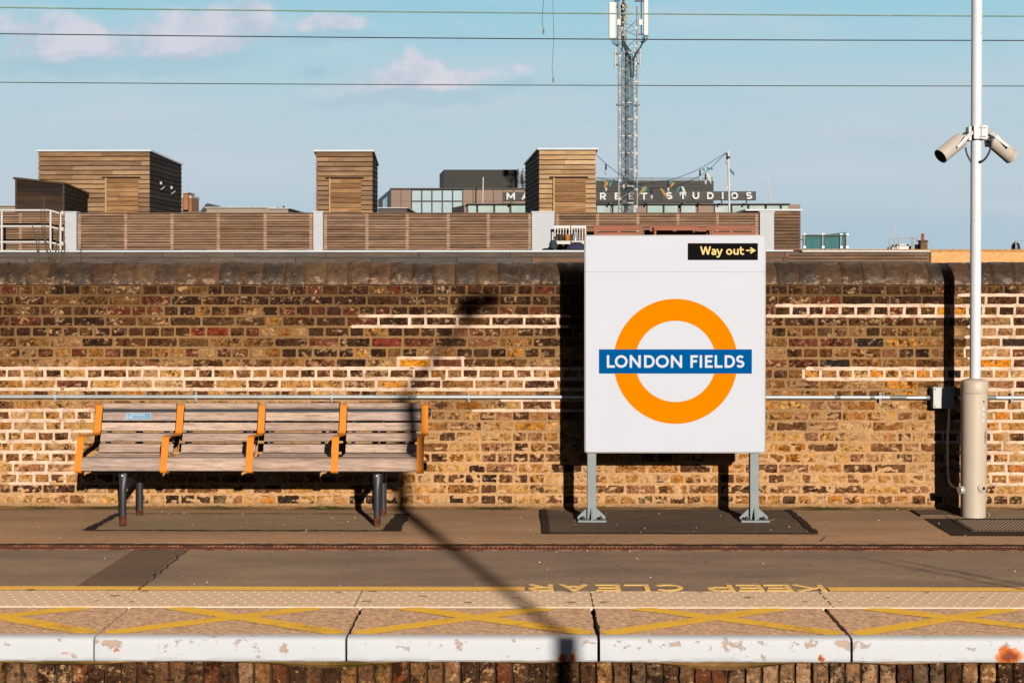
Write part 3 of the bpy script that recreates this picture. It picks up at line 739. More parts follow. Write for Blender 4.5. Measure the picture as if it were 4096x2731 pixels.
# white re-pointing
wp = MB(); wx = lambda px: (px-2090)/551.
R_ = 4700; LF = -700
BEDS = [(3, 1432, 2282), (4, 1402, 2277), (7, 1585, 1862), (8, LF, 2380), (9, LF, 2380), (10, LF, 2380), (11, 2000, 2420), (12, 1886, 2400),
        (12, LF, 378), (13, LF, 375), (14, LF, 370), (15, LF, 310), (16, LF, 305), (17, 30, 300), (18, 30, 300), (19, 30, 200),
        (1, 3825, R_), (2, 3098, R_), (3, 3060, R_), (4, 3864, R_), (5, 3853, R_), (6, 3853, R_), (7, 3864, R_), (8, 3219, R_), (9, 3219, R_), (10, 3909, R_),
        (11, 3951, R_), (12, 3822, R_), (13, 3808, R_), (14, 3730, R_), (15, 3730, R_), (16, 3820, R_), (17, 3840, R_), (18, 3945, R_), (19, 3960, R_)]
def wstrip(pts, z_or_x, horiz, seed):
    pass
for (k, pa, pb) in BEDS:
    xa, xb = wx(pa), wx(pb); n = int((xb-xa)/.014); zc = ZT-CH*k; prev = None; wp.smooth = True
    wide = .0165 if k in (8, 9, 10) or pa < 0 else .0145
    for i in range(n+1):
        x = xa+(xb-xa)*i/n
        up = zc+wide*(1+.35*fb3(x*11, k*3.3, 1)+.25*fb3(x*45, k, 2)); dn = zc-wide*(.80+.20*fb3(x*14, k*5, 6)+.12*fb3(x*45, k, 9))
        yy = YW-.0078+.0014*fb3(x*8, k, 3)
        end = 0.2 if i in (0, n) else 1
        cur = [len(wp.v)+q for q in range(4)]
        wp.v += [(x, YW+.004, zc+(dn-zc)*end), (x, yy, zc+(dn-zc)*end*.82), (x, yy+.001, zc+(up-zc)*end*.85), (x, YW+.004, zc+(up-zc)*end)]
        if prev:
            for q in range(3): wp.face((prev[q], cur[q], cur[q+1], prev[q+1]))
        prev = cur
PERPS = [(3, 1425, 2282), (7, 1578, 1862), (8, LF, 2380), (9, LF, 2380), (11, 1995, 2400), (12, LF, 370), (13, LF, 370), (14, LF, 330), (15, LF, 300), (16, LF, 300), (17, 30, 300), (18, 30, 300),
         (1, 3930, R_), (2, 3110, R_), (3, 3970, R_), (4, 3870, R_), (5, 3950, R_), (6, 3860, R_), (7, 3940, R_), (8, 3212, R_), (9, 3890, R_), (10, 3930, R_), (11, 3950, R_), (12, 3930, R_), (13, 3930, R_), (14, 3735, R_), (15, 3930, R_), (16, 3930, R_), (17, 3930, R_), (18, 3940, R_)]
for (k, pa, pb) in PERPS:
    for x in perps[k]:
        if wx(pa)-.02 <= x <= wx(pb)+.01:
            zt = ZT-CH*k-.004; zb = ZT-CH*(k+1)+.004; n = 5; prev = None; hw = rn.uniform(.0095, .0145); tl = rn.uniform(-.003, .003)
            for i in range(n+1):
                z = zb+(zt-zb)*i/n; h2 = hw*(1+.25*fb3(x*30, z*60, 2)); xc = x+tl*(i/n-.5)*2
                cur = [len(wp.v)+q for q in range(4)]
                wp.v += [(xc-h2, YW+.004, z), (xc-h2*.8, YW-.0065, z), (xc+h2*.8, YW-.0065, z), (xc+h2, YW+.004, z)]
                if prev:
                    for q in range(3): wp.face((prev[q], prev[q+1], cur[q+1], cur[q]))
                prev = cur
wp.build('white_pointing', MT['pointing'], wall, norm=False)
# coping
cp = MB(); TP = .156; x = -.024-TP*44; rad = .163; yc = YW-.008+rad; ti = 0
while x < XR:
    ti += 1; base_ = Vector(S(*rn.choice([(80, 60, 42), (70, 54, 40), (90, 68, 46), (62, 50, 40), (84, 58, 38)])))*rn.uniform(.8, 1.25); cp.col = tuple(base_)
    rr = rad+rn.uniform(-.003, .003); oz = rn.uniform(-.003, .003); a0 = x+.0018; a1 = x+TP-.0018; nseg = 18; nxs = 8; rows = []
    for i in range(nxs+1):
        xx = a0+(a1-a0)*i/nxs; ins = {0: .006, 1: .0008, nxs: .006, nxs-1: .0008}.get(i, 0)
        if i == 1: xx = a0+.007
        if i == nxs-1: xx = a1-.007
        rg = []
        for j in range(nseg+1):
            th = PI*j/nseg; r_ = rr-ins+.0018*fb3(xx*18, th*3, ti)
            rg.append((xx, yc-r_*math.cos(th), ZT+oz+.003+r_*math.sin(th)))
        rows.append(cp.ring(rg))
    cp.smooth = True
    for ra, rb in zip(rows, rows[1:]):
        for j in range(nseg): cp.face((ra[j], ra[j+1], rb[j+1], rb[j]))
    cp.smooth = False
    cp.face(tuple(rows[0])); cp.face(tuple(reversed(rows[-1])))
    x += TP
cp.build('coping', MT['coping'], wall)
g = MB(); g.col = tuple(S(112, 74, 44)); n = 20
a = g.ring([(-7, yc-.156*math.cos(PI*j/n), ZT+.156*math.sin(PI*j/n)) for j in range(n+1)]); b2 = g.ring([(8, yc-.156*math.cos(PI*j/n), ZT+.156*math.sin(PI*j/n)) for j in range(n+1)])
g.bridge(a, b2); g.build('coping_mortar', MT['mortar'], wall)
# dirt along the foot of the wall
g = MB(); xx = -6.; prev = None; g.smooth = True
while xx < 7.:
    h_ = .017+.010*fb3(xx*6, 1, 1)+.007*fb3(xx*30, 2, 1); d_ = .035+.02*fb3(xx*5, 4, 1)+.01*fb3(xx*28, 5, 1)
    g.col = tuple(Vector(S(150, 116, 78)).lerp(Vector(S(84, 74, 34)), min(1, max(0, .4+1.6*fb3(xx*2.5, 9, 1)))))
    cur = g.ring([(xx, YW-d_, .0035), (xx, YW-d_*.6, .0035+h_*.35), (xx, YW-.008, .0035+h_*.9), (xx, YW+.006, .004+h_)])
    if prev:
        for q in range(3): g.face((prev[q], cur[q], cur[q+1], prev[q+1]))
    prev = cur; xx += .012
o = g.build('wall_foot_dirt', MT['mortar'], None, norm=False); tag(o, 'band of crumbled mortar, dirt and moss along the foot of the brick wall', 'dirt', kind='stuff')

# platform face: soldier bricks under the slabs
pf = thing('retaining_wall', 'rough dark bricks on end below the white platform edge', 'wall', (0, 7.46, -.9))
g = MB(); x = -4.5
while x < 4.9:
    wd = .0785+rn.uniform(-.005, .006); t_ = fb3(x*1.1, 3, 3)
    pal = [(120, 88, 60), (98, 70, 48), (140, 106, 76), (84, 58, 42), (150, 112, 70), (126, 78, 50), (112, 92, 74)] if t_ < .15 else [(160, 128, 98), (140, 110, 82), (176, 146, 116)]
    c_ = jit(S(*rn.choice(pal)), .8, 1.1)
    add_brick(g, x+.003, x+wd-.003, -.345, -.119+rn.uniform(-.004, .002), 7.462+rn.uniform(-.006, .008), .035, .006, c_, 8, 14, rn.uniform(0, 50), .012)
    x += wd
for kk in range(6):
    x = -4.5+(kk % 2)*.1
    while x < 4.9:
        add_brick(g, x+.005, x+.228, -.345-.076*(kk+1)+.006, -.345-.076*kk-.006, 7.468, .02, .005, tuple(S(*rn.choice(PAL_TOP))), 7, 7, rn.uniform(0, 50)); x += .234
g.build('bricks', MT['engbrick'], pf, norm=False)
g = MB(); g.col = tuple(S(72, 56, 38)); g.box(-60, 60, 7.486, 8.05, -.95, -.114); g.build('mortar', MT['mortar'], pf)
g = MB(); g.smooth = True; prev = None; xx = -4.5
while xx < 4.9:                            # mortar and moss squeezed out below the slabs
    m_ = max(0., fb3(xx*1.6, 8, 2)+.18); c_ = Vector(S(96, 78, 26)).lerp(Vector(S(170, 132, 90)), min(1, max(0, .5+2*fb3(xx*3, 1, 5)))); g.col = tuple(c_)
    dd = .006+.045*m_+.012*m_*fb3(xx*40, 3, 3)
    cur = g.ring([(xx, 7.446, -.113), (xx, 7.442+.004*fb3(xx*30, 1, 1), -.113-dd*.5), (xx, 7.456, -.113-dd), (xx, 7.49, -.115-dd)])
    if prev:
        for q in range(3): g.face((prev[q], prev[q+1], cur[q+1], cur[q]))
    prev = cur; xx += .012
g.build('bedding_mortar', MT['mortar'], pf, norm=False)

# ------------------------------------------------------------------ lettering made of strokes
def arc(cx, cy, rx, ry, a0, a1, n=16): return [(cx+rx*math.cos(R(a0+(a1-a0)*i/n)), cy+ry*math.sin(R(a0+(a1-a0)*i/n))) for i in range(n+1)]
def glyph(ch, a, w_):
    h = w_/2; l, r, b_, t_ = h, a-h, h, 1-h; m_ = .5
    if ch == 'L': return [[(l, 1), (l, b_), (a, b_)]]
    if ch == 'I': return [[(a/2, 0), (a/2, 1)]]
    if ch == 'O': return [arc(a/2, .5, a/2-h, .5-h, 0, 360, 40)]
    if ch == 'C': return [arc(a/2+.02, .5, a/2-h, .5-h, 42, 318, 30)]
    if ch == 'D': return [[(l, b_)]+arc(a*.45, .5, a*.55-h, .5-h, -90, 90, 20)+[(l, t_), (l, b_)]]
    if ch == 'N': return [[(l, 0), (l, 1)], [(r, 0), (r, 1)], [(l*.75, 1-h*.4), (r+l*.25, h*.4)]]
    if ch == 'F': return [[(l, 0), (l, t_), (a, t_)], [(l, .52), (a*.88, .52)]]
    if ch == 'E': return [[(a, b_), (l, b_), (l, t_), (a, t_)], [(l, .52), (a*.9, .52)]]
    if ch == 'T': return [[(0, t_), (a, t_)], [(a/2, 0), (a/2, t_)]]
    if ch == 'U': return [[(l, 1), (l, a/2)]+arc(a/2, a/2, a/2-h, a/2-h, 180, 360, 16)+[(r, 1)]]
    if ch == 'S':
        ry = (1-w_)/4; return [arc(a/2, t_-ry, (a/2-h)*.94, ry, 28, 270, 20)[:-1]+arc(a/2, b_+ry, a/2-h, ry, 90, -152, 20)]
    if ch == 'A': return [[(h*.8, 0), (a/2, 1-h*.3)], [(a/2, 1-h*.3), (a-h*.8, 0)], [(a*.2, .3), (a*.8, .3)]]
    if ch == 'M': return [[(l, 0), (l, 1)], [(r, 0), (r, 1)], [(l, 1-h*.5), (a/2, .25)], [(a/2, .25), (r, 1-h*.5)]]
    if ch == 'P': return [[(l, 0), (l, t_), (a*.55, t_)]+arc(a*.55, t_-.24, a*.45-h, .24, 90, -90, 14)+[(l+h, t_-.48)]]
    if ch == 'R': return [[(l, 0), (l, t_), (a*.55, t_)]+arc(a*.55, t_-.23, a*.45-h, .23, 90, -90, 14)+[(l+h, t_-.46)], [(a*.5, t_-.46-h), (a-h*.9, 0)]]
    if ch == 'K': return [[(l, 0), (l, 1)], [(l, .38), (a-h, 1)], [(a*.38, .58), (a-h*.7, 0)]]
    if ch == 'W': return [[(h*.6, 1), (a*.27, h*.3)], [(a*.27, h*.3), (a*.5, .97)], [(a*.5, .97), (a*.73, h*.3)], [(a*.73, h*.3), (a-h*.6, 1)]]
    x_ = .70
    if ch == 'a': return [[(a*.12, x_-.07)]+arc(a*.48, x_-.27, a*.40-h*.3, .27-h, 110, 0, 10)+[(r, 0)], [(r, .38), (a*.45, .36)]+arc(a*.42, .2, a*.42-h, .2-h*.6, 90, 290, 14)+[(r, .14)]]
    if ch == 'y': return [[(h*.7, x_), (a*.53, .03)], [(a-h*.7, x_), (a*.42, -.18), (a*.26, -.24), (0.02, -.24)]]
    if ch == 'o': return [arc(a/2, x_/2, a/2-h, x_/2-h+.01, 0, 360, 32)]
    if ch == 'u': return [[(l, x_), (l, a*.4)]+arc(a*.45, a*.4, a*.45-h, a*.4-h, 180, 300, 10)+[(r, .18)], [(r, x_), (r, 0)]]
    if ch == 't': return [[(a*.35, .95), (a*.35, .28)]+arc(a*.35+.16, .24, .16, .24-h, 180, 270, 8)+[(a, h)], [(0, x_-h), (a*.95, x_-h)]]
    return []
def stroke(mb, pts, hw, fn, d0, d1):
    P = [Vector(p) for p in pts]; n = len(P); closed = (P[0]-P[-1]).length < 1e-6; L = []
    for i in range(n):
        if closed: a = P[i]-P[i-1] if i else P[0]-P[-2]; b2 = P[i+1]-P[i] if i < n-1 else P[1]-P[0]
        else: a = P[i]-P[i-1] if i else P[1]-P[0]; b2 = P[i+1]-P[i] if i < n-1 else P[-1]-P[-2]
        a = a.normalized(); b2 = b2.normalized(); na = Vector((-a.y, a.x)); nb = Vector((-b2.y, b2.x)); m_ = (na+nb)
        m_ = m_.normalized() if m_.length > 1e-6 else na
        k = hw/max(.35, m_.dot(na)); L.append((P[i]+m_*k, P[i]-m_*k))
    for (l1, r1), (l2, r2) in zip(L, L[1:]):
        mb.hexa([fn(l1, d0), fn(r1, d0), fn(r2, d0), fn(l2, d0), fn(l1, d1), fn(r1, d1), fn(r2, d1), fn(l2, d1)])
def letters(mb, items, z0, h, w_, place, d0, d1, dstep=.00012):
    """items: (char, u0, u1) in metres; place(u, v, d) -> world"""
    q = 0
    for ch, u0, u1 in items:
        a = (u1-u0)/h
        for pts in glyph(ch, a, w_):
            q += 1; e_ = dstep*(q % 5)
            stroke(mb, pts, w_/2, lambda p, d, u0=u0: place(u0+p.x*h, z0+p.y*h, d), d0, d1+e_)

# KEEP CLEAR on the ground, read from the wall side
kc = MB(); Yc = 8.585
its = []
for ch, pa, pb in (('R', 2112, 2213), ('A', 2236, 2353), ('E', 2383, 2482), ('L', 2498, 2599), ('C', 2613, 2737), ('P', 2828, 2935), ('E', 2950, 3052), ('E', 3062, 3166), ('K', 3178, 3300)):
    its.append((ch, -PX(pb, Yc), -PX(pa, Yc)))
letters(kc, its[:5], 0, .172, .17, lambda u, v, d: (-u, 8.692-v, .003+d), 0, .0022, .0002)
kt = thing('ground_lettering', 'upside down yellow words KEEP CLEAR painted on the tarmac', 'lettering', (.8, 8.6, 0))
kc.build('clear_word', MT['text_paint'], kt)
kc = MB(); letters(kc, its[5:], 0, .172, .17, lambda u, v, d: (-u, 8.692-v, .003+d), 0, .0022, .0002); kc.build('keep_word', MT['text_paint'], kt)

# ------------------------------------------------------------------ station sign
YS = 10.91
def sx(px): return PX(px, YS)
def sz(py): return PZ(py, YS)
sg = thing('station_sign', 'white LONDON FIELDS station sign with orange ring and blue bar on two grey posts', 'station sign', (sx(2700), 10.96, 0))
def rrect(x0, x1, z0, z1, r, n=5):
    p = []
    for cx, cz, a0 in ((x1-r, z1-r, 0), (x0+r, z1-r, 90), (x0+r, z0+r, 180), (x1-r, z0+r, 270)): p += arc(cx, cz, r, r, a0, a0+90, n)
    return p
X0, X1, Z0, Z1 = sx(2338.), sx(3063), sz(1811), sz(940)
g = MB(); g.prism_y(rrect(X0, X1, Z0, Z1, .018), YS, YS+.09); fr = g.build('panel_frame', MT['sign_frame'], sg)
zsp = sz(1088.5); bd = .0085
g = MB(); g.prism_y(rrect(X0+bd, X1-bd, zsp+.0011, Z1-bd, .012), YS-.003, YS+.02); g.build('upper_panel', MT['white_sign'], sg)
g = MB(); g.prism_y(rrect(X0+bd, X1-bd, Z0+bd, zsp-.0011, .012), YS-.003, YS+.02); g.build('lower_panel', MT['white_sign'], sg)
# joint seams of the frame
g = MB(); cxr, czr = sx(2702), sz(1444.5); ro = 247.5*YS/F; ri = 162*YS/F; n = 96
a = g.ring([(cxr+ro*math.cos(2*PI*k/n), YS-.0032, czr+ro*1.008*math.sin(2*PI*k/n)) for k in range(n)]); b2 = g.ring([(cxr+ro*math.cos(2*PI*k/n), YS-.0045, czr+ro*1.008*math.sin(2*PI*k/n)) for k in range(n)])
c3 = g.ring([(cxr+ri*math.cos(2*PI*k/n), YS-.0045, czr+ri*math.sin(2*PI*k/n)) for k in range(n)]); d4 = g.ring([(cxr+ri*math.cos(2*PI*k/n), YS-.0032, czr+ri*math.sin(2*PI*k/n)) for k in range(n)])
g.bridge(a, b2); g.bridge(b2, c3); g.bridge(c3, d4); g.build('orange_ring', MT['orange'], sg, norm=False)
g = MB(); g.box(sx(2396), sx(3007), YS-.0065, YS-.0032, sz(1493), sz(1396.5)); bar = g.build('blue_bar', MT['blue'], sg)
z7 = lambda q: sx(2150+q*.5102)
for wl in ((('L', 543, 606), ('O', 606, 706), ('N', 722, 809), ('D', 835, 918), ('O', 926, 1029), ('N', 1045, 1133)), (('F', 1198, 1256), ('I', 1270, 1290), ('E', 1312, 1372), ('L', 1388, 1449), ('D', 1466, 1547), ('S', 1555, 1621))):
    g = MB(); letters(g, [(c_, z7(a), z7(b2)) for c_, a, b2 in wl], sz(900+1117*.5102), (1117-1019)*.5102*YS/F, .19, lambda u, v, d: (u, YS-.0068-d, v), 0, .0008, .0001)
    g.build('name_lettering', MT['white_text'], bar)
g = MB(); g.box(sx(2751), sx(3031), YS-.0060, YS-.0032, sz(1040), sz(973)); wo = g.build('way_out_plate', MT['black'], sg)
g = MB(); letters(g, [(c_, z7(a), z7(b2)) for c_, a, b2 in (('W', 1276, 1357), ('a', 1362, 1401), ('y', 1402, 1450), ('o', 1477, 1526), ('u', 1535, 1576), ('t', 1580, 1618))],
                  sz(900+234*.5102), (234-168)*.5102*YS/F, .185, lambda u, v, d: (u, YS-.0063-d, v), 0, .0008, .0001)
az = sz(900+200*.5102); pl = lambda p, d: (p.x, YS-.0063-d, p.y)
stroke(g, [(z7(1634), az), (z7(1700), az)], .0048, pl, 0, .0009)
stroke(g, [(z7(1668), az+.0185), (z7(1700)+.001, az), (z7(1668), az-.0185)], .0052, pl, 0, .0011)
g.build('way_out_lettering', MT['yellow_text'], wo)
for pxc in (2367.5, 3019.5):
    xc = sx(pxc); g = MB()
    g.box(xc-.0305, xc+.0305, 10.926, 10.994, .012, Z0+.002); pt = g.build('post', MT['sign_post'], sg, bevel=.003)
    g = MB(); g.bbox(xc-.098, xc+.098, 10.87, 11.05, .004, .018, .002); bp = g.build('base_plate', MT['sign_post'], pt)
    for s_ in (-1, 1):
        g = MB()
        g.prism_y([(xc+s_*.0305, .0185), (xc+s_*.096, .0185), (xc+s_*.096, .032), (xc+s_*.0305, .094)][::s_], 10.955, 10.965)
        yy = 10.96+s_*.034; pr = [(yy, .0185), (10.96+s_*.088, .0185), (10.96+s_*.088, .030), (yy, .098)]
        g.build('gusset', MT['sign_post'], pt); g = MB(); g.prism_x(pr, xc-.006, xc+.006); g.build('gusset', MT['sign_post'], pt)
    for s_ in (-1, 1):
        for s2 in (-1, 1): g = MB(); g.lathe([(.011, 0), (.012, .012), (.009, .020), (.003, .025)], (xc+s_*.060, 10.96+s2*.058, .018), n=10); g.build('bolt', MT['rubber'], pt)

# ------------------------------------------------------------------ bench
bench = thing('platform_bench', 'long wooden platform bench of four seats with five orange arm frames', 'bench', (-1.83, 10.9, 0))
AX = [-2.975+.5725*i for i in range(5)]
arm_path = chaikin([(11.155, .770), (11.140, .787), (11.120, .780), (11.085, .66), (11.062, .598), (11.02, .588), (10.86, .600), (10.70, .612), (10.655, .608), (10.640, .575), (10.605, .470), (10.578, .400), (10.585, .378), (10.63, .376)], 2)
def ribbon(mb, path, xc, hw, th):
    n = len(path); L = []
    for i, p in enumerate(path):
        a = Vector(path[max(0, i-1)]); b2 = Vector(path[min(n-1, i+1)]); d = (b2-a).normalized(); nn_ = Vector((-d.y, d.x))*th/2; P = Vector(p); L.append((P+nn_, P-nn_))
    rings = [mb.ring([(xc-hw, a.x, a.y), (xc+hw, a.x, a.y), (xc+hw, b_.x, b_.y), (xc-hw, b_.x, b_.y)]) for a, b_ in L]
    for a, b2 in zip(rings, rings[1:]): mb.bridge(a, b2)
    mb.face(tuple(rings[0])); mb.face(tuple(reversed(rings[-1])))
for xa in AX:
    g = MB(); ribbon(g, arm_path, xa, .0235, .008); g.build('arm_frame', MT['arm'], bench, bevel=.0012)
def slatprof(p, q, th):        # rounded plank between p (top, y z) and q (bottom)
    P = Vector(p); Q = Vector(q); d = (Q-P).normalized(); nrm = Vector((d.y, -d.x))
    if nrm.x < 0: nrm = -nrm           # towards the back
    r = .005
    pts = [P+d*r, P+nrm*r*.3+d*r*.3, P+nrm*r]
    pts += [P+nrm*(th-r), P+nrm*th+d*r, Q+nrm*th-d*r, Q+nrm*(th-r), Q+nrm*r, Q+nrm*r*.3-d*r*.3, Q-d*r]
    return [(v_.x, v_.y) for v_ in pts]
TC = [(176, 152, 136), (186, 162, 146), (166, 144, 130), (180, 158, 146), (196, 172, 154)]
BACK = [((11.112, .739), (11.098, .6805)), ((11.083, .6675), (11.067, .6115)), ((11.055, .598), (11.036, .5415)), ((11.022, .5245), (11.000, .4685))]
for bi in range(4):
    xa, xb = AX[bi], AX[bi+1]
    def plank(prof, i0, i1, nm='backrest_slat'):
        mb = MB(); mb.col = jit(S(*rn.choice(TC)), .85, 1.1)
        dz_ = rn.uniform(-.0015, .0015); mb.prism_x([(y, z+dz_) for y, z in prof], i0, i1); return mb.build(nm, MT['timber'], bench)
    cap = [(11.150, .752), (11.138, .760), (11.128, .775), (11.126, .788), (11.135, .797), (11.150, .801), (11.165, .798), (11.178, .788), (11.180, .770), (11.170, .758)]
    plank(cap, xa+.025+.003*(bi % 2), xb-.034)
    for (p, q) in BACK: plank(slatprof(p, q, .026), xa+.028, xb-.030)
    for ya in (10.915, 10.825, 10.735):
        plank([(ya, .452), (ya-.004, .461), (ya+.0, .4665), (ya+.072, .4645), (ya+.078, .460), (ya+.076, .442), (ya+.002, .444)], xa+.028, xb-.030, 'seat_slat')
    plank([(10.595, .386), (10.583, .392), (10.578, .42), (10.585, .450), (10.602, .468), (10.625, .4745), (10.70, .4745), (10.705, .468), (10.703, .448), (10.63, .446), (10.612, .43), (10.607, .388)], xa+.022, xb-.023, 'front_slat')
    for xs in (xa+.075, xb-.085):       # flat steel carrying the slats
        mb = MB(); path = chaikin([(11.175, .765), (11.135, .70), (11.10, .60), (11.045, .49), (11.01, .440), (10.95, .432), (10.70, .435), (10.62, .42)], 2)
        ribbon(mb, path, xs, .014, .008); mb.build('slat_bracket', MT['legs'], bench)
g = MB(); g.tube([(AX[0]-.028, 11.165, .735), (AX[4]+.032, 11.165, .735)], .030, 16); g.build('back_tube', MT['legs'], bench)
g = MB(); g.tube([(AX[0]-.028, 10.665, .413), (AX[4]+.034, 10.665, .413)], .029, 16); g.build('front_tube', MT['legs'], bench)
for xe, ye, ze in ((AX[4]+.032, 11.165, .735), (AX[4]+.034, 10.665, .413), (AX[0]-.030, 11.165, .735), (AX[0]-.030, 10.665, .413)):
    s_ = 1 if xe > -1 else -1
    g = MB(); g.lathe([(.027, 0), (.025, .006), (.012, .009)], (xe, ye, ze), Vector((s_, 0, 0)), 16); g.build('end_cap', MT['rubber'], bench)
for xl in (-2.703, -.982):
    g = MB(); prof = [(.0235, .070), (.0235, .24), (.0235, .30)]
    pts = [(xl, 10.70, z) for z in (.07, .15, .24, .28, .31, .34, .372, .40)]
    rg = []
    for (x, y, z) in pts:
        t_ = min(1, max(0, (z-.25)/.09)); rx = .0235+.006*t_; ry = .0235*(1-t_)+.010*t_
        rg.append(g.ring([(x+rx*math.cos(2*PI*k/18), y-.0*t_+ry*math.sin(2*PI*k/18), z) for k in range(18)]))
    g.smooth = True
    for a, b2 in zip(rg, rg[1:]): g.bridge(a, b2)
    g.smooth = False
    l1 = g.build('leg', MT['legs'], bench)
    g = MB(); g.lathe([(.0236, 0), (.0242, .01), (.0238, .07)], (xl, 10.70, .005), n=18); g.build('rusty_foot', MT['rust'], l1)
    g = MB(); g.tube([(xl, 11.175, .05), (xl, 11.175, .36), (xl, 11.170, .60), (xl, 11.185, .745)], .0235, 16); l2 = g.build('leg', MT['legs'], bench)
    g = MB(); g.lathe([(.0236, 0), (.0242, .01), (.0238, .045)], (xl, 11.175, .005), n=18); g.build('rusty_foot', MT['rust'], l2)
    g = MB(); g.hexa([(xl-.005, 10.71, .235), (xl+.005, 10.71, .235), (xl+.005, 11.17, .27), (xl-.005, 11.17, .27), (xl-.005, 10.71, .29), (xl+.005, 10.71, .29), (xl+.005, 11.17, .325), (xl-.005, 11.17, .325)]); g.build('brace', MT['legs'], bench)
    g = MB(); g.lathe([(.007, 0), (.007, .004), (.003, .006)], (xl-.002, 10.69, .345), Vector((0, -1, 0)), 10); g.build('leg_bolt', MT['galv'], l1)
# priority seat plate
nb = Vector((0, -.972, .234)).normalized()
def onslat(u, v, d):          # u along x, v up the slat, d off it
    a = Vector((11.112, .739)); b2 = Vector((11.098, .6805)); k = (b2-a).normalized(); P = b2-k*v; nr = Vector((-abs(k.y), -k.x*-1 if False else .232)).normalized()
    return (u, P.x+nr.x*d-.0005, P.y+nr.y*d*.2)
pu0, pu1 = PX(503, 11.1), PX(602, 11.1)
def platebox(mb, u0, u1, v0, v1, d0, d1):
    mb.hexa([onslat(u0, v0, d0), onslat(u1, v0, d0), onslat(u1, v1, d0), onslat(u0, v1, d0), onslat(u0, v0, d1), onslat(u1, v0, d1), onslat(u1, v1, d1), onslat(u0, v1, d1)])
g = MB(); platebox(g, pu0, pu1, .006, .052, .0, .002); pp = g.build('priority_plate', MT['white_text'], bench, label='small blue and white priority seat plate')
g = MB(); W_ = pu1-pu0; platebox(g, pu0+.003, pu0+.27*W_, .009, .049, .0022, .003); platebox(g, pu0+.285*W_, pu1-.003, .009, .049, .0022, .003); g.build('plate_panels', M('pale_blue_print', S(88, 158, 200), .5, var=.05), pp)
g = MB()
for i in range(3):
    xx = pu0+.012+i*.0137; platebox(g, xx-.0025, xx+.0025, .012, .036, .0032, .0036)
    c0 = [onslat(xx+.0032*math.cos(2*PI*k/8), .041+.0032*math.sin(2*PI*k/8), .0036) for k in range(8)]; g.quad(*c0)
    if i: platebox(g, xx-.0045, xx+.0045, .020, .027, .0034, .0037)
g.build('plate_pictograms', MT['white_text'], pp)
def textmesh(body, size, fn, name, mat, parent, offset=.0):
    cu = bpy.data.curves.new(name, 'FONT'); cu.body = body; cu.size = 1.; cu.offset = offset; cu.resolution_u = 2
    to = bpy.data.objects.new(name, cu); C.objects.link(to); bpy.context.view_layer.update()
    me = bpy.data.meshes.new_from_object(to.evaluated_get(bpy.context.evaluated_depsgraph_get()))
    C.objects.unlink(to); bpy.data.objects.remove(to)
    mb = MB(); mb.v = [fn(v_.co.x*size, v_.co.y*size) for v_ in me.vertices]
    for p in me.polygons: mb.face(tuple(p.vertices))
    bpy.data.meshes.remove(me)
    return mb.build(name, mat, parent, norm=False)
tx0 = pu0+.30*W_
textmesh('Priority seat', .0165, lambda a, b2: onslat(tx0+a, .035+b2, .0034), 'plate_heading', MT['white_text'], pp, .02)
textmesh('For people who are disabled,\npregnant or less able to stand', .0088, lambda a, b2: onslat(tx0+a, .0255+b2, .0034), 'plate_small_print', MT['white_text'], pp, .01)

# ------------------------------------------------------------------ conduit along the wall
YP = YW-.032
cz_ = 1.7-(1588-1100)*YP/F
def cx(px): return PX(px, YP)
cd = thing('wall_conduit', 'galvanised conduit pipe running along the brick wall behind the bench and sign', 'pipe', (0, YP, cz_))
g = MB(); g.tube([(-20, YP, cz_+.006), (cx(3560), YP, cz_), (cx(3722), YP-.002, cz_-.002)], .0135, 16); g.tube([(cx(3830), YP, cz_-.001), (20, YP, cz_-.006)], .0135, 16); g.build('pipe', MT['galv'], cd)
g = MB()
for a, b2 in ((1633, 1667), (3336, 3362), (3478, 3498), (3940, 3984)): g = MB(); g.tube([(cx(a), YP, cz_), (cx(b2), YP, cz_)], .0142, 16); g.build('coupling', MT['galv_dark'], cd)
g = MB()
g.tube([(cx(3558), YP, cz_), (cx(3672), YP, cz_-.001)], .0143, 16); g.tube([(cx(3704), YP-.001, cz_-.002), (cx(3722), YP-.001, cz_-.002)], .0185, 12)
g.build('coupling', MT['galv_dark'], cd)
for px in (221, 784, 1327, 1875, 3521, 4047, -340, 4600):
    g = MB(); xc = cx(px); g.tube([(xc-.006, YP, cz_+.001), (xc+.006, YP, cz_+.001)], .0152, 16)
    for s_ in (-1, 1):
        g.box(xc-.008, xc+.008, YP-.004, YP+.004, cz_+s_*.014-(.010 if s_ < 0 else 0), cz_+s_*.014+(.010 if s_ > 0 else 0))
        g.lathe([(.0088, 0), (.0088, .008)], (xc, YP+.004, cz_+s_*.027), Vector((0, -1, 0)), 14)
    sd = g.build('saddle_clip', MT['boxgrey'], cd)
    for s_ in (-1, 1): g = MB(); g.lathe([(.0035, 0), (.0035, .002)], (xc, YP-.004, cz_+s_*.028), Vector((0, -1, 0)), 8); g.build('clip_screw', MT['rubber'], sd)
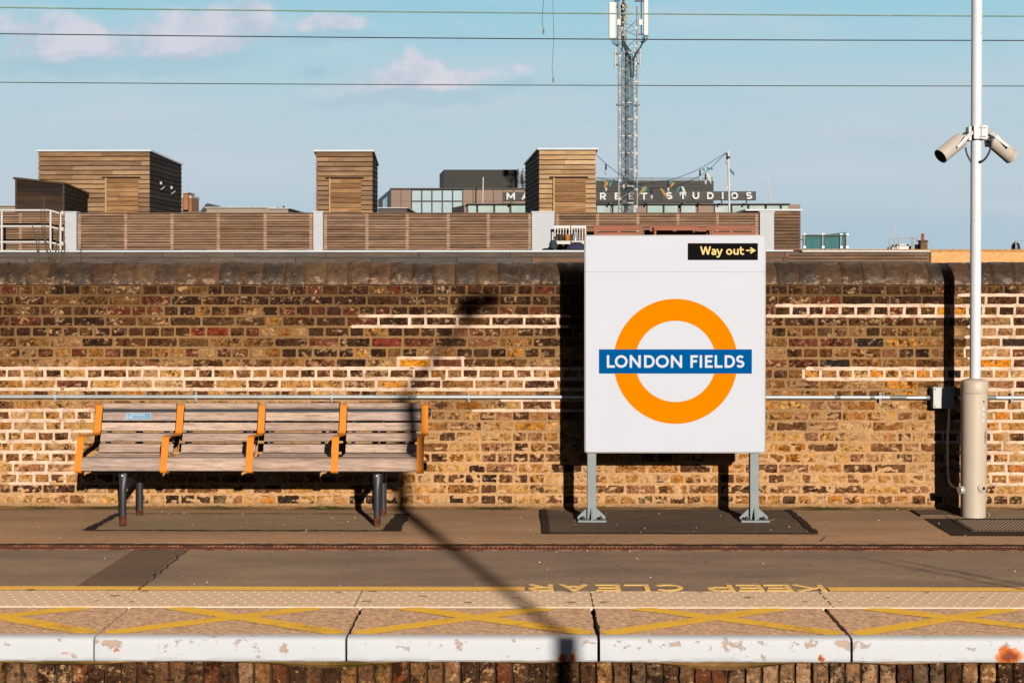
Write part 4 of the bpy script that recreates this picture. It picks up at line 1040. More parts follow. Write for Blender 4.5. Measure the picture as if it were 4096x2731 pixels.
# junction box
YJ = YW-.095
jb = thing('junction_box', 'grey metal junction box on the wall beside the camera pole', 'junction box', (PX(3770, YJ), YW, PZ(1590, YJ)))
bx0, bx1, bz0, bz1 = PX(3733, YJ), PX(3816, YJ), PZ(1632, YJ), PZ(1549, YJ)
g = MB(); g.bbox(bx0-.003, bx1+.003, YJ+.012, YW-.01, bz0-.002, bz1+.002, .004); g.build('box_body', MT['boxgrey'], jb)
g = MB(); g.bbox(bx0, bx1, YJ, YJ+.0115, bz0, bz1, .003); lid = g.build('lid', MT['boxgrey'], jb)
g = MB()
for a in (.013, bx1-bx0-.013):
    for b2 in (.013, bz1-bz0-.013): g = MB(); g.lathe([(.005, 0), (.005, .002), (.002, .003)], (bx0+a, YJ, bz0+b2), Vector((0, -1, 0)), 10); g.build('lid_screw', MT['rust'], lid)
g = MB(); g.box(bx0+.05, bx0+.082, YJ-.0012, YJ-.0002, bz0+.068, bz0+.081); g.build('lid_label', MT['white_text'], lid)
for xq in (bx0+.004, bx1-.035):
    g = MB(); g.tube([(xq, YW-.075, bz1), (xq, YW-.075, bz1+.018), (xq+.006, YW-.075, bz1+.024), (xq+.024, YW-.075, bz1+.024), (xq+.030, YW-.075, bz1+.018), (xq+.030, YW-.075, bz1)], .003, 8); g.build('lug', MT['rubber'], jb)
dcp = thing('drop_conduit', 'thin conduit curving down from the junction box to the camera pole base', 'pipe', (PX(3795, YP), YP, 0))
def q3(px, py, Y=YP-.01): return (PX(px, Y), Y, PZ(py, Y))
g = MB(); g.tube(chaikin([q3(3796, 1632), q3(3795, 1680), q3(3790, 1730), q3(3790, 1800), q3(3791, 1890), q3(3795, 1925, 11.42), q3(3812, 1944, 11.36), q3(3832, 1950, 11.27)], 2), .0088, 12); g.build('pipe', MT['galv'], dcp)
g = MB()
for py in (1808, 1877): g.box(q3(3778, 0)[0], q3(3806, 0)[0], YW-.02, YW-.012, PZ(py+4, YP), PZ(py-4, YP))
g.build('saddle_clip', MT['galv_dark'], dcp)

# ------------------------------------------------------------------ camera pole
YQ = 11.15
def qx(px): return PX(px, YQ)
def qz(py): return PZ(py, YQ)
xb, xt = qx(3893), qx(3906.5)
pole = thing('camera_pole', 'tall white steel pole on a thick cream base at the right', 'pole', (xb, YQ, 0))
def leanx(z): return xb+.005+(xt-xb-.005)*min(1, z/2.9)
g = MB(); g.tube([(qx(3900.5), YQ, qz(1525)), (qx(3904), YQ, qz(700)), (qx(3907.5), YQ, qz(0)), (qx(3910), YQ, 5.2)], .0375, 32); g.build('pole_tube', MT['pole'], pole)
g = MB(); g.lathe([(.085, .0), (.086, .06), (.090, .5), (.092, .90)], (qx(3892.5), YQ, .005), Vector((.008, 0, 1)), 40)
zc = qz(1566)
g.lathe([(.0925, 0), (.0935, .003), (.0935, .072), (.088, .080), (.042, .095)], (qx(3898.5), YQ, zc), Vector((.005, 0, 1)), 40)
pbase = g.build('pole_base', MT['pole_base'], pole)
def cyl(ang, z, r, cxp=3894.):      # point on the base surface, ang 0 faces the camera, positive to the right
    c0 = qx(3893+(5.5*(z/1.)))
    return (c0+r*math.sin(R(ang)), YQ-r*math.cos(R(ang)), z)
g = MB(); rb = .0905
def dstrip(p, q, wd):                # thin dark seam laid on the cylinder, p q = (ang, z)
    n = 14
    for k in range(n):
        a = [p[i]+(q[i]-p[i])*k/n for i in (0, 1)]; b2 = [p[i]+(q[i]-p[i])*(k+1)/n for i in (0, 1)]
        rr1 = .0868+.006*a[1]/.9+.0012; rr2 = .0868+.006*b2[1]/.9+.0012
        if abs(p[0]-q[0]) > 1: g.quad(cyl(a[0], a[1]-wd, rr1), cyl(b2[0], b2[1]-wd, rr2), cyl(b2[0], b2[1]+wd, rr2), cyl(a[0], a[1]+wd, rr1))
        else: dg = math.degrees(wd/.09); g.quad(cyl(a[0]-dg, a[1], rr1), cyl(a[0]+dg, a[1], rr1), cyl(b2[0]+dg, b2[1], rr2), cyl(b2[0]-dg, b2[1], rr2))
dstrip((-75, qz(1566)-.006), (11, qz(1566)-.006), .0015); dstrip((11, qz(1566)-.006), (9, qz(1935)), .0014)
g.build('door_seam', MT['rubber'], pbase)
hz = qz(1944); g = MB(); ax = Vector((math.sin(R(26)), -math.cos(R(26)), 0)); c0 = Vector(cyl(26, hz, .080))
g.lathe([(.036, 0), (.035, .010), (.031, .013), (.026, .014), (.024, .020), (.018, .022)], c0, ax, 24); lk = g.build('key_boss', MT['pole_base'], pbase)
g = MB(); g.lathe([(.0125, .0), (.0125, .0235)], c0, ax, 16); g.build('key_hole', MT['rubber'], lk)
g = MB(); g.lathe([(.006, 0), (.006, .004)], cyl(27, qz(1601), .0915), Vector((math.sin(R(27)), -math.cos(R(27)), 0)), 12); g.build('door_screw', MT['rust'], pbase)
for py in (1629, 1653, 1677):
    g = MB(); zc2 = qz(py); rr = .0868+.006*zc2/.9+.0016
    for k in range(4): g.quad(cyl(17+k*3.6, zc2-.0095, rr), cyl(20.6+k*3.6, zc2-.0095, rr), cyl(20.6+k*3.6, zc2+.0095, rr), cyl(17+k*3.6, zc2+.0095, rr))
    g.build('sticker', MT['white_text'], pbase)
g = MB(); s0 = Vector(cyl(-68, qz(1954), .078)); g.lathe([(.020, 0), (.020, .012), (.0285, .013), (.0285, .040), (.027, .043)], s0, Vector((-.93, -.36, 0)), 24); g.build('cable_gland', MT['galv'], pbase)
g = MB()
for a, zq, hq in ((38, 1735, .02), (40, 1748, .03), (42, 1722, .014)): 
    zc2 = qz(zq); rr = .0905; g.quad(cyl(a-2, zc2-hq, rr), cyl(a+3, zc2-hq*1.2, rr), cyl(a+2.4, zc2+hq*.3, rr), cyl(a, zc2+hq, rr))
g.build('paint_chip', MT['rust'], pbase)

# camera bracket and cameras
def z4x(q): return PX(3650+q*.2552, YQ)
def z4z(q): return PZ(400+q*.2552, YQ)
br = thing('camera_bracket', 'white clamp bracket round the pole that carries both cameras', 'bracket', (qx(3905), YQ, z4z(530)))
g = MB(); g.bbox(z4x(925), z4x(1032), YQ-.062, YQ-.055+.1, z4z(628), z4z(416), .002); g.bbox(z4x(1056), z4x(1142), YQ-.060, YQ+.04, z4z(630), z4z(412), .002)
g.build('clamp_plate', MT['cctv_white'], br)
g = MB(); g.box(z4x(1032), z4x(1040), YQ-.066, YQ-.02, z4z(630), z4z(412)); g.box(z4x(1048), z4x(1056), YQ-.066, YQ-.02, z4z(630), z4z(412)); g.build('clamp_flange', MT['cctv_white'], br)
g = MB()
for zq in (455, 588): g.tube([(z4x(1008), YQ-.064, z4z(zq)), (z4x(1112), YQ-.064, z4z(zq))], .004, 8)
g.build('clamp_bolt', MT['galv'], br)
g = MB(); g.bbox(z4x(862), z4x(926), YQ-.03, YQ+.05, z4z(648), z4z(428), .002); g.build('clamp_side', MT['boxgrey'], br)
def cctv(name, label, s_, A, B, back, cable):
    """A: rear centre, B: front centre (world)"""
    A = Vector(A); B = Vector(B); ax = (B-A).normalized(); L = (B-A).length; r = .0535
    t = thing(name, label, 'security camera', tuple(A), 'security cameras on the pole')
    g = MB(); g.lathe([(.030, -.004), (.046, .0), (r, .030), (r, L-.032)], A, ax, 36); g.build('housing', MT['cctv'], t)
    g = MB(); g.lathe([(r+.0012, L-.031), (r+.0012, L), (r-.004, L+.0005), (r-.004, L-.012)], A, ax, 36, caps=False); g.build('front_ring', MT['cctv'], t)
    g = MB(); g.lathe([(.0, L-.005), (r-.0045, L-.005)], A, ax, 36, caps=False); g.build('front_window', MT['dark_glass'], t)
    return t
YA = YQ-.01
cctv('security_camera', 'left cream cylinder camera on the pole, dark window facing down left', -1, (PX(3848, YA+.02), YA+.02, PZ(556, YA)), (PX(3764, YA-.06), YA-.045, PZ(629, YA)), 0, 0)
cctv('security_camera', 'right cream cylinder camera on the pole, pointing down right and away', 1, (PX(3962, YA-.02), YA-.03, PZ(560, YA)), (PX(4046, YA+.04), YA+.035, PZ(628, YA)), 0, 0)
cs = [o for o in bpy.data.objects if o.name.startswith('security_camera')]
# flat arms from the clamp to each camera's pivot
for o_, P, yq in ((cs[0], [(922, 520), (880, 540), (800, 610), (740, 670), (662, 752)], YQ-.085), (cs[1], [(1142, 510), (1190, 530), (1260, 590), (1330, 660), (1446, 752)], YQ-.085)):
    g = MB(); pts = [(z4x(a), z4z(b2)) for a, b2 in P]; V = [Vector(p) for p in pts]; L = []
    for i, p in enumerate(V):
        d = (V[min(i+1, len(V)-1)]-V[max(i-1, 0)]).normalized(); n_ = Vector((-d.y, d.x))*(.0125 if i < 3 else .0085); yy = (YQ-.05)+(yq-(YQ-.05))*min(1, i/2.); L.append(((p+n_), (p-n_), yy))
    for (a1, b1, y1), (a2, b2, y2) in zip(L, L[1:]):
        g.hexa([(a1.x, y1, a1.y), (b1.x, y1, b1.y), (b2.x, y2, b2.y), (a2.x, y2, a2.y), (a1.x, y1+.004, a1.y), (b1.x, y1+.004, b1.y), (b2.x, y2+.004, b2.y), (a2.x, y2+.004, a2.y)])
    e_ = V[-1]; g.lathe([(.0085, 0), (.0085, .005)], (e_.x, yq+.004, e_.y), Vector((0, -1, 0)), 16)
    g.lathe([(.004, 0), (.004, .006), (.002, .008)], (e_.x, yq, e_.y), Vector((0, -1, 0)), 10)
    g.lathe([(.006, 0), (.006, .035)], (e_.x, yq+.03, e_.y), Vector((0, -1, 0)), 10)
    g.build('mounting_arm', MT['cctv_white'], o_)
g = MB(); g.tube(chaikin([(z4x(800), YQ+.05, z4z(560)), (z4x(830), YQ+.03, z4z(520)), (z4x(880), YQ+.04, z4z(510))], 2), .006, 8)
g.tube(chaikin([(z4x(838), YQ+.01, z4z(745)), (z4x(850), YQ+.01, z4z(830)), (z4x(885), YQ, z4z(920)), (z4x(925), YQ, z4z(985))], 2), .006, 10); g.build('cable', MT['rubber'], cs[0])
g = MB(); g.tube(chaikin([(z4x(1150), YQ-.03, z4z(565)), (z4x(1178), YQ-.07, z4z(570)), (z4x(1190), YQ-.08, z4z(680)), (z4x(1165), YQ-.08, z4z(810)), (z4x(1110), YQ-.075, z4z(920)), (z4x(1050), YQ-.055, z4z(985)), (z4x(1030), YQ-.03, z4z(990))], 3), .0068, 10)
g.lathe([(.009, 0), (.010, .012), (.007, .02)], (z4x(1022), YQ-.035, z4z(985)), Vector((.5, -.85, .1)), 12); g.build('cable', MT['rubber'], cs[1])
g = MB(); g.tube([(z4x(1135), YQ-.02, z4z(640)), (z4x(1150), YQ-.02, z4z(745))], .012, 8); g.build('cable_gland', MT['rubber'], cs[1])

# ------------------------------------------------------------------ weed at the wall foot, twigs behind the coping
wd = thing('weed', 'small green weed growing from the foot of the wall behind the bench', 'weed', (PX(1285, 11.46), 11.46, .01))
g = MB()
for i in range(46):
    a = random.uniform(0, PI); l_ = random.uniform(.006, .013); cxx = PX(random.uniform(1262, 1308), 11.45); cy = 11.455+random.uniform(-.02, .01); cz2 = .012+random.random()*.026*(1-abs(cxx-PX(1276, 11.45))*18)
    d = Vector((math.cos(a), -.3, .5*random.random()+.2)).normalized()*l_; s_ = d.cross(Vector((0, -.7, .7))).normalized()*l_*.4; P = Vector((cxx, cy, cz2))
    g.quad(P, P+d*.5+s_, P+d, P+d*.5-s_)
g.build('leaves', MT['leaf'], wd, norm=False)
tw = thing('twiggy_shrub', 'bare twiggy shoots sprouting behind the coping at the left end of the wall', 'shrub', (PX(205, 11.9), 11.9, 1.6))
def z1(a, b2, Y=11.9): return (PX(a*.4677, Y), Y+random.uniform(-.03, .03), PZ(560+b2*.4677, Y))
g = MB()
for P in ([(432, 1060), (400, 990), (385, 860), (372, 640), (365, 480)], [(440, 1050), (410, 1000), (372, 850), (352, 650), (345, 590)], [(335, 1060), (325, 960), (308, 850), (290, 780), (268, 710)], [(330, 1060), (328, 900), (322, 820)],
          [(455, 1050), (470, 960), (490, 850), (510, 700), (512, 600)], [(445, 1040), (440, 960), (415, 880)], [(460, 1055), (490, 1000), (505, 940)], [(530, 1060), (545, 960), (552, 900), (556, 870)], [(548, 1060), (570, 960)], [(565, 1060), (600, 1005)], [(520, 1060), (530, 980), (528, 940)],
          [(395, 1060), (390, 1030)], [(692, 1060), (696, 960), (694, 880)], [(228, 1060), (222, 1005)], [(138, 1060), (136, 1020)], [(60, 1060), (58, 1010)], [(186, 1060), (190, 1045)]):
    pts = [z1(a, b2) for a, b2 in P]; n = len(chaikin(pts, 2)); g.tube(chaikin(pts, 2), [.0065-.0040*i/(n-1) for i in range(n)], 6)
    for q in pts[1:]:
        if random.random() < .6: g.tube([q, (q[0]+random.uniform(-.02, .02), q[1], q[2]+random.uniform(.01, .03))], .0012, 4)
g.build('shoots', MT['stem'], tw)
g = MB(); g.tube([z1(452, 1075), z1(448, 1045), z1(432, 1015), z1(425, 1000)], [.014, .013, .010, .005], 8); g.build('stump', MT['rust'], tw)

# ------------------------------------------------------------------ overhead wires over the rear tracks
def wire(label, Y, yl, yr, r, mat, sag=0.):
    zl, zr = PZ(yl, Y, 0), PZ(yr, Y, 4096); xl, xr = PX(0, Y), PX(4096, Y); s_ = (zr-zl)/(xr-xl); P = []
    for i in range(25):
        x = xl-20+(xr-xl+40)*i/24; P.append((x, Y, zl+s_*(x-xl)+sag*((x-(xl+xr)/2)/(xr-xl))**2*4-sag))
    g = MB(); g.tube(P, r, 6); o = g.build('overhead_wire', mat); tag(o, label, 'overhead wire', 'overhead railway wires'); return o
MT['verdigris'] = M('pale_verdigris_wire', S(150, 180, 160), .6, .2)
MT['wire'] = M('dark_wire', S(58, 52, 44), .6, .3)
wire('pale green topmost overhead wire across the sky', 19.0, 31, 66, .0088, MT['verdigris'], .012)
wire('dark middle overhead wire crossing the antenna panels on the mast', 21.0, 136, 163, .0072, MT['wire'], .02)
wire('thin lowest overhead wire above the wooden rooftop huts', 26.0, 330, 345, .0075, M('greenish_wire', S(86, 92, 66), .6, .3), .015)
for (px, Y, y0_, y1_, l) in ((2174, 21.0, 132, -300, 'short hanging dropper wire with clamp meeting the middle overhead wire'), (2213, 26.0, 326, -300, 'long thin dropper wire hanging down to the lowest overhead wire')):
    t = thing('dropper_wire', l, 'dropper wire', (PX(px, Y), Y, PZ(y0_, Y)), 'droppers holding the overhead wires')
    g = MB(); X = PX(px, Y); g.tube([(X, Y, PZ(y0_, Y)), (X-.02, Y, PZ(y0_-60, Y)), (X+.01, Y, PZ(y0_-160, Y)), (X-.02, Y, PZ(-150, Y))], .0035, 5); g.build('wire', MT['wire'], t)
    g = MB(); g.tube([(X, Y, PZ(y0_+6, Y)), (X, Y, PZ(y0_-14, Y))], .012, 8); g.build('clamp', M('copper_clamp', S(170, 130, 90), .6, .3), t)

# ------------------------------------------------------------------ rooftop terrace
YT = 60.
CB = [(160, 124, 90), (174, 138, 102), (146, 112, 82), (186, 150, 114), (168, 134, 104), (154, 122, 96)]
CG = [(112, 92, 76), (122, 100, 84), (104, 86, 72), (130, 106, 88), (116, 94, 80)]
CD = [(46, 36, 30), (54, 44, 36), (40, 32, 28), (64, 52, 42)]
def clad(mb, p0, p1, z0, ztop, pitch, pal, nrm, zslope=0., seg=2.4):
    """weatherboards on the wall line p0->p1; each board leans out at its foot"""
    P0 = Vector(p0); P1 = Vector(p1); L = (P1-P0).length; d = (P1-P0)/L; N = Vector(nrm).normalized(); n = int((ztop-z0)/pitch)+1
    for k in range(n):
        zb = ztop-pitch*(k+1); zt = zb+pitch*.82
        if zb < z0-.001: zb = z0
        if zt-zb < .02: continue
        s0 = 0.; off = rn.uniform(0, seg)
        cuts = [0.]; x = off
        while x < L-.3:
            if x > .3: cuts.append(x)
            x += seg*rn.uniform(.8, 1.3)
        cuts.append(L)
        for a, b2 in zip(cuts, cuts[1:]):
            mb.col = jit(S(*rn.choice(pal)), .85, 1.12)
            o1 = .038+rn.uniform(-.004, .008); o2 = .012
            A = P0+d*a; B = P0+d*(b2-.004)
            zs = zslope
            def pt(q, off_, z): 
                return (q.x+N.x*off_, q.y+N.y*off_, z)
            mb.hexa([pt(A, -.02, zb), pt(B, -.02, zb), pt(B, o1, zb), pt(A, o1, zb), pt(A, -.02, zt), pt(B, -.02, zt), pt(B, o2, zt), pt(A, o2, zt)])
TX = lambda px: PX(px, YT)
TZ = lambda py: PZ(py, YT)
def hut(label, fx0, fx1, ytop, Y, Yb, zback_py, pal, side, side_shade_pal, door=None, lights=None, backpx=None):
    """wooden roof hut: front at Y between photo columns, back at Yb, one visible side"""
    x0, x1 = PX(fx0, Y), PX(fx1, Y); zt = PZ(ytop+8, Y); zbk = PZ(zback_py, Yb)
    t = thing('rooftop_hut', label, 'rooftop hut', ((x0+x1)/2, Y, 2.), 'wooden huts on the roof terrace')
    g = MB(); clad(g, (x0, Y), (x1, Y), 1.6, zt, .187, pal, (0, -1)); g.build('front_wall', MT['clad'], t)
    g = MB()
    xs = x1 if side > 0 else x0
    xk = xs if backpx is None else PX(backpx, Yb)
    # side boards, cut to the sloping roof; shade put into their dark palette
    n = int((zt-1.6)/.187)+1
    for k in range(n):
        zb = zt-.187*(k+1); ztk = zb+.195; zb = max(zb, 1.6)
        # length where the roof is above the board
        def zr(y): return zt+(zbk-zt)*(y-Y)/(Yb-Y)
        yend = Yb
        if ztk > zbk: yend = min(Yb, Y+(Yb-Y)*max(.05, (zt-ztk)/(max(1e-3, zt-zbk))))
        g.col = jit(S(*rn.choice(side_shade_pal)), .85, 1.12)
        o1 = .04*side; o2 = .012*side
        za = ztk; zc3 = min(ztk, zr(Yb))
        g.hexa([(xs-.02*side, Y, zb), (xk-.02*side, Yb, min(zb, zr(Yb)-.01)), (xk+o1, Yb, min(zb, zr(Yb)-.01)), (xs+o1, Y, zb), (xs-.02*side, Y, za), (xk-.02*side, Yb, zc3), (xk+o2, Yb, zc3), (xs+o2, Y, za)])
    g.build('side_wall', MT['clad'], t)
    g = MB(); g.col = tuple(S(66, 42, 26)); g.hexa([(x0+.03, Y+.03, 1.6), (x1-.03, Y+.03, 1.6), (x1-.03, Yb, 1.6), (x0+.03, Yb, 1.6), (x0+.03, Y+.03, zt-.02), (x1-.03, Y+.03, zt-.02), (x1-.03, Yb, zbk-.02), (x0+.03, Yb, zbk-.02)]); g.build('lap_shade_wall', MT['clad'], t)  # dark tone shows between boards as painted shade under each lap
    xl_, xr = (xk, x1) if side < 0 else (x0, xk)
    g = MB(); o_ = .075; h_ = .07
    g.hexa([(x0-o_, Y-.1, zt), (x1+o_, Y-.1, zt), (xr+o_, Yb+.05, zbk), (xl_-o_, Yb+.05, zbk), (x0-o_, Y-.1, zt+h_), (x1+o_, Y-.1, zt+h_), (xr+o_, Yb+.05, zbk+h_), (xl_-o_, Yb+.05, zbk+h_)]); g.build('roof', MT['ledge'], t)
    if door:
        da, db, dt = PX(door[0], Y), PX(door[1], Y), PZ(door[2], Y)
        g = MB(); clad(g, (da+.06, Y-.055), (db, Y-.055), 1.6, dt, .187, [(172, 128, 86), (186, 142, 98), (156, 114, 76)], (0, -1)); dd = g.build('door', MT['clad'], t)
        g = MB(); g.col = tuple(S(96, 70, 50)); g.box(da-.12, db+.09, Y-.16, Y-.03, dt+.01, dt+.05); g.build('door_head', MT['clad'], dd)
        g = MB(); g.col = tuple(S(212, 176, 134)); g.box(da, da+.06, Y-.12, Y-.03, 1.6, dt+.005); g.build('door_post', MT['clad'], dd)
    if lights:
        for (lx, ly) in lights:
            g = MB(); yy = lx; g.lathe([(.05, 0), (.05, .12)], (xs+.09, yy, ly), n=10); g.lathe([(.02, 0), (.13, .05), (.13, .065)], (xs+.17, yy+.1, ly-.19), Vector((-.5, -.3, .7)), 14)
            g.build('wall_light', MT['pillar'], t)
    return t
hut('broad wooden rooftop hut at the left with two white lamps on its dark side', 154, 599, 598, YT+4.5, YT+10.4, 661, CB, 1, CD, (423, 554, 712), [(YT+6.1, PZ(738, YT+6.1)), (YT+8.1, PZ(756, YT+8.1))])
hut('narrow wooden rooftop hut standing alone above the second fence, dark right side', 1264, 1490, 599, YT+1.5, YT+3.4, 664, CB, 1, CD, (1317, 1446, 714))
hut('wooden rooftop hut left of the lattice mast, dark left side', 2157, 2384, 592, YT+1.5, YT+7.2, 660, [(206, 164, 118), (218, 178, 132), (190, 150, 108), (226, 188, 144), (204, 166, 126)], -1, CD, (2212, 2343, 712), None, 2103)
# dark shed in front of the broad hut
t = thing('dark_shed', 'low black timber shed with sloping roof in front of the broad hut', 'shed', (PX(160, 60.9), 60.9, 2))
g = MB(); ya = 60.9; xa, xb_ = PX(62, ya), PX(257, ya); z0s, z1s = PZ(716, ya), PZ(738, ya)
for k in range(12):
    zt = z0s-.16*k; zb = zt-.168
    g.col = jit(S(*rn.choice(CD+[(74, 60, 48)])), .7, 1.3)
    g.hexa([(xa, ya+.03, zb), (xb_, ya+.03, zb), (xb_, ya-.025, zb), (xa, ya-.025, zb), (xa, ya+.03, zt), (xb_, ya+.03, min(zt, z1s-.0)), (xb_, ya-.01, min(zt, z1s)), (xa, ya-.01, zt)])
g.build('front_wall', MT['clad'], t)
g = MB(); g.col = tuple(S(40, 32, 27)); xs2 = PX(327, ya+3.8); g.hexa([(xa, ya+.05, 1.8), (xb_, ya+.05, 1.8), (xb_, ya+3.2, 1.8), (xa, ya+3.2, 1.8), (xa, ya+.05, z0s-.02), (xb_, ya+.05, z1s-.02), (xb_, ya+3.2, z1s-.25), (xa, ya+3.2, z0s-.25)])
for k in range(10): g.col = tuple(S(*rn.choice(CD))); zt = z1s-.17*k; g.hexa([(xb_-.02, ya, zt-.175), (xb_-.02, ya+3.2, zt-.30), (xb_+.03, ya+3.2, zt-.30), (xb_+.03, ya, zt-.175), (xb_-.02, ya, zt), (xb_-.02, ya+3.2, zt-.13), (xb_+.01, ya+3.2, zt-.13), (xb_+.01, ya, zt)])
g.build('side_wall', MT['clad'], t)
g = MB(); g.col = tuple(S(88, 68, 52)); g.hexa([(xa-.06, ya-.1, z0s), (xb_+.06, ya-.1, z1s), (xb_+.06, ya+3.3, z1s-.22), (xa-.06, ya+3.3, z0s-.22), (xa-.06, ya-.1, z0s+.08), (xb_+.06, ya-.1, z1s+.08), (xb_+.06, ya+3.3, z1s-.14), (xa-.06, ya+3.3, z0s-.14)])
g.box(xa, xa+.07, ya-.06, ya-.03, 1.8, z0s); g.box(xb_-.05, xb_+.02, ya-.06, ya-.03, 1.8, z1s); g.build('roof', MT['clad'], t)

# slatted fences
def fence(label, pa, pb, posts, y0p=855, y1p=999, tint=CG, Y=YT):
    xa, xb_ = PX(pa, Y), PX(pb, Y); zt, zb = PZ(y0p, Y), PZ(y1p, Y); n = 22; pt_ = (zt-zb)/n
    t = thing('slatted_fence', label, 'fence', ((xa+xb_)/2, Y, zb), 'slatted timber fences on the terrace')
    g = MB()
    px_ = [xa]+[PX(p, Y) for p in posts]+[xb_]
    for k in range(n):
        z = zb+pt_*k+.012
        for a, b2 in zip(px_, px_[1:]):
            if b2-a < .05: continue
            g.col = jit(S(*rn.choice([(196, 156, 126), (208, 168, 138), (176, 138, 110), (200, 158, 124)])), .78, 1.15); h_ = rn.uniform(-.002, .003)
            g.box(a, b2, Y-.02, Y+.02, z+h_, z+pt_*.50+h_)
    g.build('slats', MT['clad'], t)
    g = MB(); g.col = tuple(S(44, 28, 18)); g.box(xa, xb_, Y+.10, Y+.14, zb, zt); g.build('gap_shade_board', MT['clad'], t)  # added dark sheet; its colour stands for shade in the slat gaps
    for p in posts:
        g = MB(); x = PX(p, Y)
        for k in range(n): g.col = jit(S(204, 166, 138), .85, 1.15); g.box(x-.06, x+.06, Y-.045, Y-.022, zb+pt_*k+.006, zb+pt_*(k+.86))
        g.build('post', MT['clad'], t)
    g = MB(); g.col = tuple(S(120, 98, 82)); g.box(xa, xb_, Y-.07, Y+.16, zt, zt+.04); g.build('top_rail', MT['clad'], t)
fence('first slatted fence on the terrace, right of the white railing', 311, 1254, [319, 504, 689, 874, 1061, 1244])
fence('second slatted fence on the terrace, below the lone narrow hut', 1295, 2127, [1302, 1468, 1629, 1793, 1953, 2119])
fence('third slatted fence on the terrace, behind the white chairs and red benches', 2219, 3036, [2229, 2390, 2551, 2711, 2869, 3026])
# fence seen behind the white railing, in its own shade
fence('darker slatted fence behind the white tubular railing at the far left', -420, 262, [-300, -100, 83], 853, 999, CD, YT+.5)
for l, a, b2 in (('white rendered pillar between the railing and the first fence', 263, 309), ('slim white rendered pillar between first and second fence', 1255, 1293), ('wide white rendered pillar left of the white chairs', 2128, 2217), ('white rendered pillar at the right end of the third fence', 3038, 3094)):
    t = thing('terrace_pillar', l, 'pillar', (TX((a+b2)/2), YT, TZ(1000)), 'white pillars between the fences')
    g = MB(); g.box(TX(a), TX(b2), YT-.12, YT+.3, TZ(1001), TZ(850)); g.build('shaft', MT['pillar'], t)
    g = MB(); g.box(TX(a)-.03, TX(b2)+.03, YT-.15, YT+.33, TZ(850)+.002, TZ(846)); g.build('cap', MT['ledge'], t)

# terrace building: ledge, cladding
tb = thing('terrace_building', 'low timber clad building carrying the roof terrace, pale ledge along its top', 'building', (0, YT, -5))
YL = YT-1.6
LX = lambda p: PX(p, YL)
LZ = lambda p: PZ(p, YL)
g = MB(); g.box(LX(-1500), LX(2570), YL-.06, YT-.25, LZ(1008), LZ(1001)); g.box(LX(2900), LX(3172), YL-.06, YT-.25, LZ(1006), LZ(1000.5)); g.box(LX(2570), LX(2900), YL-.06, YT-.25, LZ(1007), LZ(1000.7)); g.build('ledge', MT['ledge'], tb)
g = MB(); GB = [(104, 96, 88), (112, 100, 90), (98, 92, 88), (118, 104, 92)]
for (z0p, z1p, ex) in ((1008.5, 1029, -.02), (1031, 1051, .05)):
    x = LX(-1500)
    while x < LX(3160):
        L = rn.uniform(2.2, 4.4); x2 = min(x+L, LX(3160)); g.col = jit(S(*rn.choice(GB if x < LX(2100) else [(136, 106, 86), (126, 98, 80)])), .8, 1.1)
        g.box(x, x2-.02, YL-ex-.02, YL+.3, LZ(z1p), LZ(z0p)); x = x2
g.build('parapet_boards', MT['clad'], tb)
g = MB(); g.col = tuple(S(90, 70, 56)); g.box(LX(-1500), LX(3160), YL+.1, YT+8, -5.2, LZ(1010)); g.build('wall', MT['clad'], tb)
g = MB(); g.box(LX(-1500), LX(3160), YL+.2, YT+9, LZ(1009.5), LZ(1002)); g.build('terrace_floor', M('terrace_deck', S(120, 100, 84), .8), tb)
t = thing('clad_block', 'brown board clad block at the right end of the terrace', 'building', (TX(3150), YT, 0))
g = MB(); clad(g, (TX(3094), YT+.3), (TX(3208), YT+.3), -1, TZ(843), .125, [(128, 98, 76), (138, 106, 82), (118, 92, 72)], (0, -1), seg=1.1)
clad(g, (PX(3158, YT-.5), YT-.5), (PX(3715, YT-.5), YT-.5), -1, PZ(1008, YT-.5), .125, [(132, 104, 84), (142, 112, 90), (122, 98, 80)], (0, -1), seg=1.6); g.build('boards', MT['clad'], t)
g = MB(); g.box(TX(2985), TX(3213), YT-.02+.2, YT+3, TZ(843)+.002, TZ(836)); g.box(PX(3207, YT-.5), PX(3718, YT-.5), YT-.62, YT+2, PZ(1008, YT-.5)+.002, PZ(1003, YT-.5)); g.build('roof_trim', MT['ledge'], t)
g = MB(); g.col = tuple(S(110, 84, 66)); g.box(TX(2985), TX(3206), YT+.4, YT+3, -4, TZ(843)); g.box(PX(3160, YT), PX(3714, YT), YT-.4, YT+2, -4, PZ(1008, YT)); g.build('wall', MT['clad'], t)

# white tubular railing at far left
YR = YT-1.3
rl = thing('white_railing', 'white tubular guard railing at the left end of the terrace', 'railing', (PX(100, YR), YR, PZ(1000, YR)))
V3 = lambda px, py, Y: (PX(px, Y), Y, PZ(py, Y))
g = MB(); rr = .042
for py in (841, 905, 968):
    g.tube([V3(-1500, py, YR), V3(192, py, YR)], rr, 10); a = V3(192, py, YR); b3 = (PX(249, YR+3), YR+3., a[2]-.0); g.tube([a, V3(200, py+1, YR+.02), V3(246, py+14, YR+.05)], rr*.85, 8)
g.build('rails', MT['cctv_white'], rl)
for px in (7, -180, -370, 202, 242):
    g = MB(); g.tube([V3(px, 1001, YR), V3(px, (841 if px < 210 else 855), YR)], rr, 10); g.build('post', MT['cctv_white'], rl)
g = MB()
for py in (853, 917, 975): g.lathe([(.08, -.05), (.09, 0), (.08, .05)], V3(250, py, YR), Vector((1, 0, 0)), 12)
g.build('clamp', MT['cctv_white'], rl)

